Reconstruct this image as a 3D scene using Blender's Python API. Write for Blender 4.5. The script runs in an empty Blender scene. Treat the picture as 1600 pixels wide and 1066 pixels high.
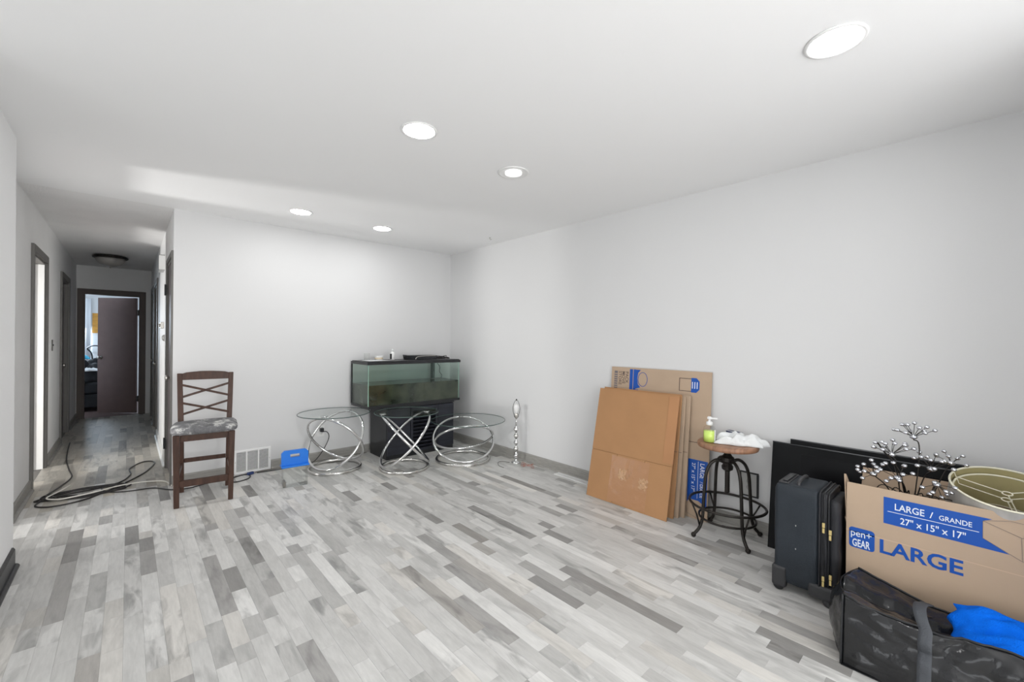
import bpy, bmesh, math, random
from mathutils import Vector, Matrix
from mathutils import noise as mn
random.seed(7)
PI = math.pi
S = bpy.context.scene
C = S.collection

# ------------------------------------------------------------------ camera, light, exposure
YAW = math.radians(42.3); CAMH = 1.31; FPX = 659.0
cam = bpy.data.objects.new('camera', bpy.data.cameras.new('camera'))
C.objects.link(cam)
cam.data.sensor_width = 36.0
cam.data.lens = FPX / 1600 * 36.0
cam.data.shift_y = -1.5 / 1600
cam.data.clip_start = 0.02
cam.location = (0, 0, CAMH)
cam.rotation_euler = (Matrix.Rotation(-YAW, 3, 'Z') @ Matrix.Rotation(PI / 2, 3, 'X') @ Matrix.Rotation(math.radians(0.5), 3, 'Z')).to_euler()
S.camera = cam
S.view_settings.view_transform = 'Standard'
S.view_settings.look = 'None'
S.view_settings.gamma = 1.0
S.view_settings.use_curve_mapping = False
S.view_settings.exposure = 0.0

w = bpy.data.worlds.new('world'); S.world = w; w.use_nodes = True
w.node_tree.nodes['Background'].inputs[0].default_value = (0.85, 0.93, 1.0, 1)
w.node_tree.nodes['Background'].inputs[1].default_value = 1.0


def area(name, loc, target, sx, sy, power, col=(1, 1, 1), spread=180):
    l = bpy.data.lights.new(name, 'AREA'); l.shape = 'RECTANGLE'; l.size = sx; l.size_y = sy
    l.energy = power; l.color = col; l.spread = math.radians(spread)
    o = bpy.data.objects.new(name, l); C.objects.link(o); o.location = loc
    o.rotation_euler = (Vector(target) - Vector(loc)).to_track_quat('-Z', 'Y').to_euler()
    return o


# added fill lamps at guessed windows behind and left of the camera
area('rear_fill', (0.6, -2.35, 1.35), (0.6, 0, 1.5), 3.6, 1.9, 54, (1.0, 0.99, 0.985))
area('left_fill', (-3.05, 0.2, 1.35), (0, 0.2, 1.5), 3.4, 1.7, 31, (1.0, 0.99, 0.985))
# unseen lamp added to brighten the ceiling
area('ceiling_fill', (0.7, -1.6, 0.9), (0.9, 2.2, 2.6), 2.0, 1.2, 31, (1.0, 0.995, 0.99))
area('left_wall_fill', (1.4, -1.7, 1.9), (-0.5, 3.6, 1.3), 0.8, 0.8, 12, (1.0, 0.995, 0.99), 120)  # added lamp without a known source, lifts the left wall
# added lamp in an assumed side opening, brightens the mouth of the hall
area('hall_mouth_fill', (-0.74, 4.12, 1.15), (1.0, 5.0, 1.5), 0.55, 1.7, 7.5, (1.0, 0.995, 0.985))
# daylight of the far bedroom and of the side room off the hall
area('daylight_bedroom', (-1.05, 12.35, 1.45), (-0.35, 9.0, 0.2), 0.8, 1.2, 120, (0.72, 0.86, 1.0))
area('daylight_side_room', (-2.65, 4.62, 0.75), (0.29, 6.35, 1.9), 0.3, 0.3, 80, (1.0, 0.99, 0.97))


# ------------------------------------------------------------------ materials
def mat(name, col, rough=0.5, metal=0.0, bump=0.0, bscale=60.0, var=0.0, vscale=6.0, spec=None, coat=0.0, stretch=None, emit=0.0):
    m = bpy.data.materials.new(name); m.use_nodes = True
    nt = m.node_tree; b = nt.nodes['Principled BSDF']
    b.inputs['Base Color'].default_value = (*col, 1)
    b.inputs['Roughness'].default_value = rough
    b.inputs['Metallic'].default_value = metal
    if spec is not None: b.inputs['Specular IOR Level'].default_value = spec
    if coat: b.inputs['Coat Weight'].default_value = coat; b.inputs['Coat Roughness'].default_value = 0.1
    if emit:
        b.inputs['Emission Color'].default_value = (1, 1, 1, 1); b.inputs['Emission Strength'].default_value = emit
    tc = nt.nodes.new('ShaderNodeTexCoord')
    src = tc.outputs['Object']
    if stretch:
        mp = nt.nodes.new('ShaderNodeMapping'); mp.inputs['Scale'].default_value = stretch
        nt.links.new(src, mp.inputs[0]); src = mp.outputs[0]
    if var:
        n = nt.nodes.new('ShaderNodeTexNoise'); n.inputs['Scale'].default_value = vscale; n.inputs['Detail'].default_value = 5
        nt.links.new(src, n.inputs[0])
        r = nt.nodes.new('ShaderNodeMapRange'); r.inputs[3].default_value = 1 - var; r.inputs[4].default_value = 1 + var
        r.inputs[1].default_value = 0.25; r.inputs[2].default_value = 0.75
        nt.links.new(n.outputs[0], r.inputs[0])
        mx = nt.nodes.new('ShaderNodeVectorMath'); mx.operation = 'SCALE'; mx.inputs[0].default_value = col
        nt.links.new(r.outputs[0], mx.inputs['Scale']); nt.links.new(mx.outputs[0], b.inputs['Base Color'])
    if bump:
        n2 = nt.nodes.new('ShaderNodeTexNoise'); n2.inputs['Scale'].default_value = bscale; n2.inputs['Detail'].default_value = 4
        nt.links.new(src, n2.inputs[0])
        bp = nt.nodes.new('ShaderNodeBump'); bp.inputs['Strength'].default_value = bump; bp.inputs['Distance'].default_value = 0.01
        nt.links.new(n2.outputs[0], bp.inputs['Height']); nt.links.new(bp.outputs[0], b.inputs['Normal'])
    return m


def glass(name, tint=(0.9, 0.97, 0.94), refl=1.0, rough=0.02):
    m = bpy.data.materials.new(name); m.use_nodes = True; nt = m.node_tree; nt.nodes.clear()
    out = nt.nodes.new('ShaderNodeOutputMaterial'); tr = nt.nodes.new('ShaderNodeBsdfTransparent'); gl = nt.nodes.new('ShaderNodeBsdfGlossy')
    tr.inputs[0].default_value = (*tint, 1); gl.inputs[1].default_value = rough
    f = nt.nodes.new('ShaderNodeFresnel'); f.inputs[0].default_value = 1.45
    k = nt.nodes.new('ShaderNodeMath'); k.operation = 'MULTIPLY'; k.inputs[1].default_value = refl
    ge = nt.nodes.new('ShaderNodeNewGeometry'); fr = nt.nodes.new('ShaderNodeMath'); fr.operation = 'SUBTRACT'; fr.inputs[0].default_value = 1.0; nt.links.new(ge.outputs['Backfacing'], fr.inputs[1])
    k0 = nt.nodes.new('ShaderNodeMath'); k0.operation = 'MULTIPLY'; nt.links.new(f.outputs[0], k0.inputs[0]); nt.links.new(fr.outputs[0], k0.inputs[1]); nt.links.new(k0.outputs[0], k.inputs[0])
    mx = nt.nodes.new('ShaderNodeMixShader'); nt.links.new(k.outputs[0], mx.inputs[0])
    nt.links.new(tr.outputs[0], mx.inputs[1]); nt.links.new(gl.outputs[0], mx.inputs[2]); nt.links.new(mx.outputs[0], out.inputs[0])
    return m


def sr(r, g, b):   # sRGB 0..255 to linear
    f = lambda c: (c / 255 / 12.92) if c <= 10 else ((c / 255 + 0.055) / 1.055) ** 2.4
    return (f(r), f(g), f(b))


def plank_material():
    m = bpy.data.materials.new('grey_laminate'); m.use_nodes = True
    nt = m.node_tree; b = nt.nodes['Principled BSDF']
    N = nt.nodes.new; L = nt.links.new
    at = N('ShaderNodeAttribute'); at.attribute_name = 'tone'
    ge = N('ShaderNodeNewGeometry')
    off = N('ShaderNodeVectorMath'); off.operation = 'MULTIPLY_ADD'; off.inputs[1].default_value = (9.3, 7.7, 0)
    L(at.outputs['Color'], off.inputs[0]); L(ge.outputs['Position'], off.inputs[2])
    mp = N('ShaderNodeMapping'); mp.inputs['Scale'].default_value = (26, 3.2, 1); L(off.outputs[0], mp.inputs[0])
    n1 = N('ShaderNodeTexNoise'); n1.inputs['Scale'].default_value = 3.2; n1.inputs['Detail'].default_value = 7; n1.inputs['Roughness'].default_value = 0.65
    L(mp.outputs[0], n1.inputs[0])
    mp2 = N('ShaderNodeMapping'); mp2.inputs['Scale'].default_value = (14, 3.6, 1); L(off.outputs[0], mp2.inputs[0])
    n2 = N('ShaderNodeTexNoise'); n2.inputs['Scale'].default_value = 1.3; n2.inputs['Detail'].default_value = 5; n2.inputs['Distortion'].default_value = 0.6
    L(mp2.outputs[0], n2.inputs[0])
    r1 = N('ShaderNodeMapRange'); r1.inputs[1].default_value = 0.3; r1.inputs[2].default_value = 0.7; r1.inputs[3].default_value = 0.90; r1.inputs[4].default_value = 1.07
    L(n1.outputs[0], r1.inputs[0])
    r2 = N('ShaderNodeMapRange'); r2.inputs[1].default_value = 0.33; r2.inputs[2].default_value = 0.55; r2.inputs[3].default_value = 0.66; r2.inputs[4].default_value = 1.0
    L(n2.outputs[0], r2.inputs[0])
    sp = N('ShaderNodeSeparateColor'); L(at.outputs['Color'], sp.inputs[0])      # only some planks are strongly smudged
    st = N('ShaderNodeMapRange'); st.inputs[1].default_value = 0.45; st.inputs[2].default_value = 1.0; st.inputs[3].default_value = 0.35; st.inputs[4].default_value = 1.45; L(sp.outputs[1], st.inputs[0])
    iv = N('ShaderNodeMath'); iv.operation = 'SUBTRACT'; iv.inputs[0].default_value = 1.0; L(r2.outputs[0], iv.inputs[1])
    sm = N('ShaderNodeMath'); sm.operation = 'MULTIPLY'; L(iv.outputs[0], sm.inputs[0]); L(st.outputs[0], sm.inputs[1])
    ov = N('ShaderNodeMath'); ov.operation = 'SUBTRACT'; ov.inputs[0].default_value = 0.985; L(sm.outputs[0], ov.inputs[1])
    mu = N('ShaderNodeMath'); mu.operation = 'MULTIPLY'; L(r1.outputs[0], mu.inputs[0]); L(ov.outputs[0], mu.inputs[1])
    col = N('ShaderNodeAttribute'); col.attribute_name = 'tint'
    sc = N('ShaderNodeVectorMath'); sc.operation = 'SCALE'; L(col.outputs['Color'], sc.inputs[0]); L(mu.outputs[0], sc.inputs['Scale'])
    L(sc.outputs[0], b.inputs['Base Color'])
    b.inputs['Roughness'].default_value = 0.42; b.inputs['Specular IOR Level'].default_value = 0.4
    bp = N('ShaderNodeBump'); bp.inputs['Strength'].default_value = 0.12; bp.inputs['Distance'].default_value = 0.002
    L(n1.outputs[0], bp.inputs['Height']); L(bp.outputs[0], b.inputs['Normal'])
    return m


M = {
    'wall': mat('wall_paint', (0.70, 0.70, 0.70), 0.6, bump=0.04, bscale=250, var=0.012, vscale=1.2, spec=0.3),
    'hallwall': mat('hall_paint', (0.86, 0.86, 0.855), 0.6, bump=0.15, bscale=120, var=0.03, vscale=3, spec=0.3),
    'hallceil': mat('hall_ceiling_paint', (0.84, 0.835, 0.83), 0.8, bump=0.5, bscale=90, var=0.04, vscale=3, spec=0.2),
    'leftwall': mat('brightened_wall_paint', (0.87, 0.87, 0.87), 0.6, bump=0.04, bscale=250, spec=0.3),  # wall paint lightened to stand in for light on the near-left wall
    'ceil': mat('ceiling_paint', (0.90, 0.90, 0.90), 0.7, bump=0.04, bscale=200, spec=0.2),
    'base': mat('grey_baseboard', sr(150, 148, 143), 0.5, var=0.14, vscale=5, stretch=(3, 3, 20), bump=0.05),
    'blackbase': mat('black_vinyl_base', (0.022, 0.022, 0.024), 0.35, bump=0.1, bscale=30),
    'casing': mat('grey_casing', sr(112, 110, 106), 0.5, var=0.1, vscale=5),
    'browncasing': mat('brown_casing', sr(98, 88, 83), 0.55, var=0.1, vscale=5),
    'browndoor': mat('brown_door', sr(112, 92, 88), 0.6, var=0.07, vscale=9),
    'greydoor': mat('grey_door', sr(120, 112, 112), 0.5, var=0.06, vscale=6),
    'whitetrim': mat('white_trim', (0.78, 0.78, 0.76), 0.45),
    'subfloor': mat('subfloor', sr(120, 118, 114), 0.8, var=0.1),
    'plank': plank_material(),
    'chrome': mat('chrome', (0.78, 0.78, 0.78), 0.09, 1.0, var=0.03),
    'chromedull': mat('worn_chrome', (0.62, 0.61, 0.59), 0.22, 1.0, var=0.12, vscale=20),
    'darkmetal': mat('dark_bronze_metal', (0.035, 0.031, 0.028), 0.38, 0.7, var=0.25, vscale=18, bump=0.1, bscale=80),
    'nickel': mat('brushed_nickel', (0.52, 0.50, 0.47), 0.3, 1.0),
    'gold': mat('brass_zip', (0.82, 0.66, 0.30), 0.3, 1.0, var=0.1),
    'darkwood': mat('espresso_wood', sr(72, 50, 40), 0.42, var=0.35, vscale=7, stretch=(6, 6, 1.2), bump=0.06, spec=0.3),
    'seatwood': mat('walnut_seat', sr(150, 112, 88), 0.45, var=0.35, vscale=6, stretch=(1.5, 12, 2), bump=0.08),
    'seatfab': None,
    'black': mat('black_plastic', (0.014, 0.015, 0.017), 0.35, var=0.2, vscale=9),
    'blackgloss': mat('black_gloss', (0.022, 0.024, 0.027), 0.16, var=0.2, vscale=4),
    'panel': mat('charcoal_panel', (0.012, 0.0125, 0.0135), 0.6, spec=0.12, var=0.25, vscale=3, bump=0.03, bscale=40),
    'navy': mat('dark_cabinet', (0.018, 0.020, 0.029), 0.4, var=0.35, vscale=7, stretch=(1, 1, 5)),
    'card': mat('brown_cardboard', sr(176, 134, 96), 0.8, var=0.05, vscale=5, bump=0.06, bscale=35, spec=0.15),
    'card2': mat('tan_cardboard', sr(184, 162, 140), 0.8, var=0.04, vscale=5, bump=0.06, bscale=35, spec=0.15),
    'cardedge': mat('cardboard_edge', sr(170, 138, 106), 0.9, var=0.25, vscale=60, stretch=(1, 1, 1), spec=0.1),
    'tape': mat('packing_tape', sr(190, 150, 112), 0.10, bump=0.5, bscale=50, coat=0.6),
    'blueink': mat('blue_ink', sr(10, 78, 168), 0.55),
    'brownink': mat('brown_ink', sr(96, 80, 74), 0.7),
    'redink': mat('red_brown_ink', sr(120, 60, 40), 0.7),
    'greyink': mat('grey_ink', sr(110, 105, 110), 0.7),
    'whiteink': mat('white_ink', sr(222, 228, 238), 0.6),
    'blueplastic': mat('blue_plastic', sr(12, 118, 220), 0.35, bump=0.05, bscale=20),
    'fleece': mat('blue_fleece', sr(8, 106, 226), 0.95, bump=0.6, bscale=220, var=0.08, vscale=12, spec=0.1),
    'whitepl': mat('white_plastic', (0.80, 0.80, 0.79), 0.35, var=0.02),
    'vent': mat('white_enamel', (0.84, 0.84, 0.83), 0.4, var=0.01),
    'ventdark': mat('duct_dark', (0.10, 0.10, 0.10), 0.8),
    'whitecloth': mat('white_cloth', sr(228, 230, 230), 0.85, bump=0.3, bscale=60, var=0.04, vscale=12),
    'paper': mat('paper', sr(220, 222, 222), 0.8, var=0.03),
    'soap': mat('green_soap', sr(212, 240, 120), 0.25, var=0.04),
    'clearpl': glass('clear_plastic', (0.975, 0.98, 0.975), 1.0, 0.12),
    'tableglass': glass('table_glass', (0.97, 0.985, 0.98), 0.6, 0.01),
    'glassedge': mat('glass_edge', sr(70, 88, 84), 0.15),
    'tankglass': glass('aquarium_glass', (0.91, 0.955, 0.935), 1.0, 0.03),
    'suitcase': mat('charcoal_nylon', sr(30, 38, 46), 0.6, bump=0.35, bscale=400, var=0.12, vscale=7),
    'suitcase2': mat('black_nylon', sr(27, 28, 33), 0.5, bump=0.35, bscale=400, var=0.15, vscale=8),
    'guard': mat('corner_guard', sr(52, 52, 54), 0.55, bump=0.1),
    'webbing': mat('grey_webbing', sr(66, 69, 74), 0.75, bump=0.4, bscale=300),
    'cordblk': mat('black_cord', (0.018, 0.016, 0.016), 0.4),
    'cordgry': mat('grey_cord', sr(120, 116, 110), 0.5),
    'cordwht': mat('white_cord', sr(225, 222, 214), 0.5),
    'wirered': mat('copper_wire', sr(165, 110, 95), 0.4),
    'crystal': mat('crystal', (0.74, 0.75, 0.79), 0.12, 1.0),
    'cream': mat('cream_wire', sr(232, 228, 206), 0.5),
    'shadein': mat('gold_lining', sr(176, 166, 122), 0.6, var=0.12, vscale=8),
    'shadeout': mat('silver_fabric', sr(176, 172, 166), 0.4, var=0.16, vscale=10, stretch=(4, 4, 0.6)),
    'lens': mat('lit_lens', (1, 1, 1), 0.5, emit=67.0),
    'lensdim': mat('dim_lens', (0.9, 0.9, 0.9), 0.5, emit=0.35),
    'frost': mat('frosted_bowl', sr(165, 162, 158), 0.35, var=0.08, vscale=10),
    'bulb': mat('bulb_white', (0.85, 0.85, 0.84), 0.2),
    'yellow': mat('yellow_print', sr(206, 150, 66), 0.7, var=0.25, vscale=7, stretch=(1, 1, 6)),
    'darkcloth': mat('dark_clothing', (0.012, 0.012, 0.014), 0.85, bump=0.4, bscale=50, var=0.3, vscale=9),
    'aqua': mat('aqua_cloth', sr(60, 170, 205), 0.85, bump=0.3, bscale=50),
    'silver': mat('silver_plastic', sr(172, 172, 170), 0.35, 0.2, var=0.08),
    'water': None, 'curtain': mat('sheer_curtain', (0.82, 0.84, 0.88), 0.9, bump=0.1),
}


def seat_fabric():
    m = mat('worn_grey_fabric', sr(110, 110, 112), 0.75, bump=0.5, bscale=120)
    nt = m.node_tree; b = nt.nodes['Principled BSDF']; N = nt.nodes.new; L = nt.links.new
    tc = N('ShaderNodeTexCoord'); n = N('ShaderNodeTexNoise'); n.inputs['Scale'].default_value = 9; n.inputs['Detail'].default_value = 8; n.inputs['Roughness'].default_value = 0.72
    L(tc.outputs['Object'], n.inputs[0])
    cr = N('ShaderNodeValToRGB'); e = cr.color_ramp.elements
    e[0].position = 0.35; e[0].color = (*sr(78, 78, 80), 1); e[1].position = 0.60; e[1].color = (*sr(205, 205, 202), 1)
    k = e.new(0.54); k.color = (*sr(120, 120, 122), 1)
    L(n.outputs[0], cr.inputs[0]); L(cr.outputs[0], b.inputs['Base Color'])
    return m


M['seatfab'] = seat_fabric()


def murky_water():
    m = bpy.data.materials.new('murky_water'); m.use_nodes = True; nt = m.node_tree; nt.nodes.clear(); N = nt.nodes.new; L = nt.links.new
    out = N('ShaderNodeOutputMaterial'); pr = N('ShaderNodeBsdfPrincipled')
    tc = N('ShaderNodeTexCoord'); n = N('ShaderNodeTexNoise'); n.inputs['Scale'].default_value = 5; n.inputs['Detail'].default_value = 6
    L(tc.outputs['Object'], n.inputs[0])
    cr = N('ShaderNodeValToRGB'); e = cr.color_ramp.elements
    e[0].position = 0.35; e[0].color = (*sr(38, 42, 34), 1); e[1].position = 0.68; e[1].color = (*sr(92, 90, 76), 1)
    L(n.outputs[0], cr.inputs[0]); L(cr.outputs[0], pr.inputs['Base Color']); pr.inputs['Roughness'].default_value = 0.06
    tr = N('ShaderNodeBsdfTransparent'); tr.inputs[0].default_value = (0.42, 0.5, 0.42, 1)
    mx = N('ShaderNodeMixShader'); mx.inputs[0].default_value = 0.88
    L(tr.outputs[0], mx.inputs[1]); L(pr.outputs[0], mx.inputs[2]); L(mx.outputs[0], out.inputs[0])
    return m


M['water'] = murky_water()


# ------------------------------------------------------------------ helpers
class MB:
    def __init__(s): s.v = []; s.f = []; s.sm = []

    def add(s, vs, fs, smooth=False):
        o = len(s.v); s.v += [tuple(v) for v in vs]
        for f in fs: s.f.append([i + o for i in f]); s.sm.append(smooth)
        return s

    def box(s, x0, x1, y0, y1, z0, z1, mtx=None):
        vs = [Vector(p) for p in ((x0, y0, z0), (x1, y0, z0), (x1, y1, z0), (x0, y1, z0), (x0, y0, z1), (x1, y0, z1), (x1, y1, z1), (x0, y1, z1))]
        if mtx: vs = [mtx @ v for v in vs]
        return s.add(vs, [(0, 3, 2, 1), (4, 5, 6, 7), (0, 1, 5, 4), (1, 2, 6, 5), (2, 3, 7, 6), (3, 0, 4, 7)])

    def hexa(s, bot, top):   # 4 + 4 corners
        return s.add(list(bot) + list(top), [(0, 3, 2, 1), (4, 5, 6, 7), (0, 1, 5, 4), (1, 2, 6, 5), (2, 3, 7, 6), (3, 0, 4, 7)])

    def beam(s, a, b, wx, wy, side=(1, 0, 0)):   # rectangular bar from a to b
        a = Vector(a); b = Vector(b); d = (b - a).normalized(); sd = Vector(side); sd = (sd - d * sd.dot(d)).normalized(); n = d.cross(sd)
        q = [sd * (wx / 2 * i) + n * (wy / 2 * j) for i, j in ((-1, -1), (1, -1), (1, 1), (-1, 1))]
        return s.hexa([a + p for p in q], [b + p for p in q])

    def tube(s, pts, r, seg=8, closed=False, caps=True):
        P = [Vector(p) for p in pts]; n = len(P)
        rr = r if isinstance(r, (list, tuple)) else [r] * n
        T = []
        for i in range(n):
            if closed: t = P[(i + 1) % n] - P[i - 1]
            else: t = P[min(i + 1, n - 1)] - P[max(i - 1, 0)]
            T.append(t.normalized() if t.length > 1e-9 else Vector((0, 0, 1)))
        up = Vector((0, 0, 1)) if abs(T[0].z) < 0.9 else Vector((1, 0, 0))
        u = (up - T[0] * up.dot(T[0])).normalized()
        vs = []
        for i in range(n):
            u = (u - T[i] * u.dot(T[i]));
            u = u.normalized() if u.length > 1e-6 else T[i].orthogonal().normalized()
            vv = T[i].cross(u)
            for k in range(seg):
                a = 2 * PI * k / seg
                vs.append(P[i] + (u * math.cos(a) + vv * math.sin(a)) * rr[i])
        fs = []
        for i in range(n if closed else n - 1):
            j = (i + 1) % n
            sh = 0
            if closed and j == 0:   # match the seam twist
                best = 1e9
                for c in range(seg):
                    dd = (vs[c] - vs[i * seg]).length
                    if dd < best: best = dd; sh = c
            for k in range(seg):
                k2 = (k + 1) % seg
                fs.append((i * seg + k, i * seg + k2, j * seg + (k2 + sh) % seg, j * seg + (k + sh) % seg))
        s.add(vs, fs, True)
        if caps and not closed:
            s.add(vs[:seg], [tuple(range(seg))[::-1]]); s.add(vs[-seg:], [tuple(range(seg))])
        return s

    def lathe(s, prof, c=(0, 0, 0), seg=24, mtx=None, smooth=True):
        vs = []; fs = []
        for r, z in prof:
            for k in range(seg):
                a = 2 * PI * k / seg
                p = Vector((r * math.cos(a), r * math.sin(a), z))
                if mtx: p = mtx @ p
                vs.append(p + Vector(c))
        for i in range(len(prof) - 1):
            for k in range(seg):
                k2 = (k + 1) % seg
                fs.append((i * seg + k, i * seg + k2, (i + 1) * seg + k2, (i + 1) * seg + k))
        s.add(vs, fs, smooth)
        if prof[0][0] > 1e-5: s.add(vs[:seg], [tuple(range(seg))[::-1]])
        if prof[-1][0] > 1e-5: s.add(vs[-seg:], [tuple(range(seg))])
        return s

    def prism(s, pts, ext):   # polygon 3D points extruded by vector
        n = len(pts); P = [Vector(p) for p in pts]; Q = [p + Vector(ext) for p in P]
        fs = [tuple(range(n))[::-1], tuple(range(n, 2 * n))] + [(i, (i + 1) % n, n + (i + 1) % n, n + i) for i in range(n)]
        return s.add(P + Q, fs)

    def ball(s, c, r, seg=10, rings=6, sc=(1, 1, 1)):
        prof = [(max(r * math.sin(PI * i / rings), 0.0) * 1, -r * math.cos(PI * i / rings)) for i in range(rings + 1)]
        prof[0] = (1e-6, -r); prof[-1] = (1e-6, r)
        return s.lathe(prof, c, seg, Matrix.Diagonal((*sc, 1)).to_3x3())

    def grid(s, fn, nu, nv, smooth=True, thick=None):
        vs = [Vector(fn(i / nu, j / nv)) for i in range(nu + 1) for j in range(nv + 1)]
        fs = [(i * (nv + 1) + j, (i + 1) * (nv + 1) + j, (i + 1) * (nv + 1) + j + 1, i * (nv + 1) + j + 1) for i in range(nu) for j in range(nv)]
        return s.add(vs, fs, smooth)


def link(name, me, parent=None, loc=(0, 0, 0)):
    o = bpy.data.objects.new(name, me); C.objects.link(o); o.location = loc
    if parent: o.parent = parent
    return o


def obj(name, mb, m, parent=None, bevel=0.0, seg=2, solid=0.0, subd=0, auto=True, loc=(0, 0, 0)):
    me = bpy.data.meshes.new(name); me.from_pydata(mb.v, [], mb.f); me.polygons.foreach_set('use_smooth', mb.sm)
    me.materials.append(m); me.update()
    bm = bmesh.new(); bm.from_mesh(me); bmesh.ops.remove_doubles(bm, verts=bm.verts, dist=1e-6)
    bmesh.ops.recalc_face_normals(bm, faces=bm.faces); bm.to_mesh(me); bm.free()
    o = link(name, me, parent, loc)
    if solid:
        md = o.modifiers.new('solid', 'SOLIDIFY'); md.thickness = solid; md.offset = 0
    if bevel:
        md = o.modifiers.new('bevel', 'BEVEL'); md.width = bevel; md.segments = seg; md.limit_method = 'ANGLE'; md.angle_limit = math.radians(40)
    if subd:
        md = o.modifiers.new('sub', 'SUBSURF'); md.levels = subd; md.render_levels = subd
    return o


def tag(o, label, cat, group=None):
    o['label'] = label; o['category'] = cat
    if group: o['group'] = group
    return o


def thing(name, label, cat, loc=(0, 0, 0), rz=0, group=None):
    o = bpy.data.objects.new(name, None); C.objects.link(o); o.location = loc; o.rotation_euler = (0, 0, rz)
    o.empty_display_size = 0.1
    return tag(o, label, cat, group)


def struct(name, mb, m, parent=None, **k):
    o = obj(name, mb, m, parent, **k)
    if not parent: o['kind'] = 'structure'
    return o


def text(name, s, size, m, parent, mtx, bold=0.0, sx=1.0, thick=0.0004, align='LEFT'):
    cu = bpy.data.curves.new(name, 'FONT'); cu.body = s; cu.size = size; cu.offset = bold * size; cu.extrude = thick / 2
    cu.align_x = align; cu.resolution_u = 3
    t = bpy.data.objects.new(name, cu); C.objects.link(t)
    bpy.context.view_layer.update()
    me = bpy.data.meshes.new_from_object(t.evaluated_get(bpy.context.evaluated_depsgraph_get()))
    C.objects.unlink(t); bpy.data.objects.remove(t)
    me.transform(mtx @ Matrix.Diagonal((sx, 1, 1, 1)))
    me.materials.clear(); me.materials.append(m)
    return link(name, me, parent)


def spline(pts, n=8, closed=False):
    P = [Vector(p) for p in pts]; out = []; N = len(P)
    rng = range(N) if closed else range(N - 1)
    for i in rng:
        if closed: a, b, c, d = P[i - 1], P[i], P[(i + 1) % N], P[(i + 2) % N]
        else: a, b, c, d = P[max(i - 1, 0)], P[i], P[i + 1], P[min(i + 2, N - 1)]
        for k in range(n):
            t = k / n
            out.append(0.5 * ((2 * b) + (c - a) * t + (2 * a - 5 * b + 4 * c - d) * t * t + (3 * b - a - 3 * c + d) * t ** 3))
    if not closed: out.append(P[-1])
    return out


# ------------------------------------------------------------------ the room
XR, YB, XL, HL, HR, HE, ZC = 3.19, 4.74, -0.48, -0.61, 0.29, 9.55, 2.44
FRONT, LEFTX, OPEN = -2.5, -3.2, 2.6

floor = struct('floor', MB().box(LEFTX - .1, XR + .1, FRONT - .1, YB + .05, -0.10, -0.004).box(HL - .12, HR + .12, YB + .05, HE, -0.10, -0.004), M['subfloor'])
struct('floor', MB().box(-3.0, HL - .12, 3.9, 7.2, -0.10, 0.0).box(-2.2, 1.6, HE, 12.7, -0.10, 0.0), M['browndoor'])['label'] = 'dark floor of the rooms beyond the hall doors'


# planks: strips run along Y towards the hall; tones vary block by block
def cam_area(x0, x1, y0, y1):
    fx, fy = math.sin(YAW), math.cos(YAW); q = []
    for x, y in ((x0, y0), (x1, y0), (x1, y1), (x0, y1)):
        d = x * fx + y * fy
        if d < 0.3: return 0
        u = 800 + (x * fy - y * fx) / d * FPX; v = 533 + CAMH / d * FPX
        q.append((u, v))
    if all(u < 0 or u > 1600 or v > 1066 for u, v in q): return 0
    return abs(sum(q[i][0] * q[(i + 1) % 4][1] - q[(i + 1) % 4][0] * q[i][1] for i in range(4))) / 2


W = 0.068
tones = [((214, 213, 210), 26), ((207, 206, 203), 28), ((200, 199, 196), 20), ((188, 187, 184), 12), ((170, 168, 165), 9), ((150, 148, 145), 5), ((224, 223, 220), 14)]
bag_t = [t for t, n in tones for _ in range(n)]
blocks = []
nx = int((XR + 0.9) / W) + 1
rp = random.Random(11)
i0 = -int(2.6 / W)
for i in range(i0, nx):
    x0 = -0.62 + i * W; x1 = x0 + W
    x0c, x1c = max(x0, LEFTX), min(x1, XR)
    if x1c - x0c < 0.01: continue
    yend = HE if (x0 >= HL - .05 and x1 <= HR + .05) else (YB if x0 > HL - .05 else OPEN if x0 < XL - .1 else YB)
    y = FRONT + rp.random() * 0.3
    while y < yend:
        L = rp.choice([0.12, 0.18, 0.22, 0.28, 0.34, 0.42, 0.55, 0.7])
        y2 = min(y + L, yend)
        wide = 1
        blocks.append((x0c, x1c, y, y2, rp.choice(bag_t), rp.random())); y = y2
blocks.sort(key=lambda b: -cam_area(*b[:4]))


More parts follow.
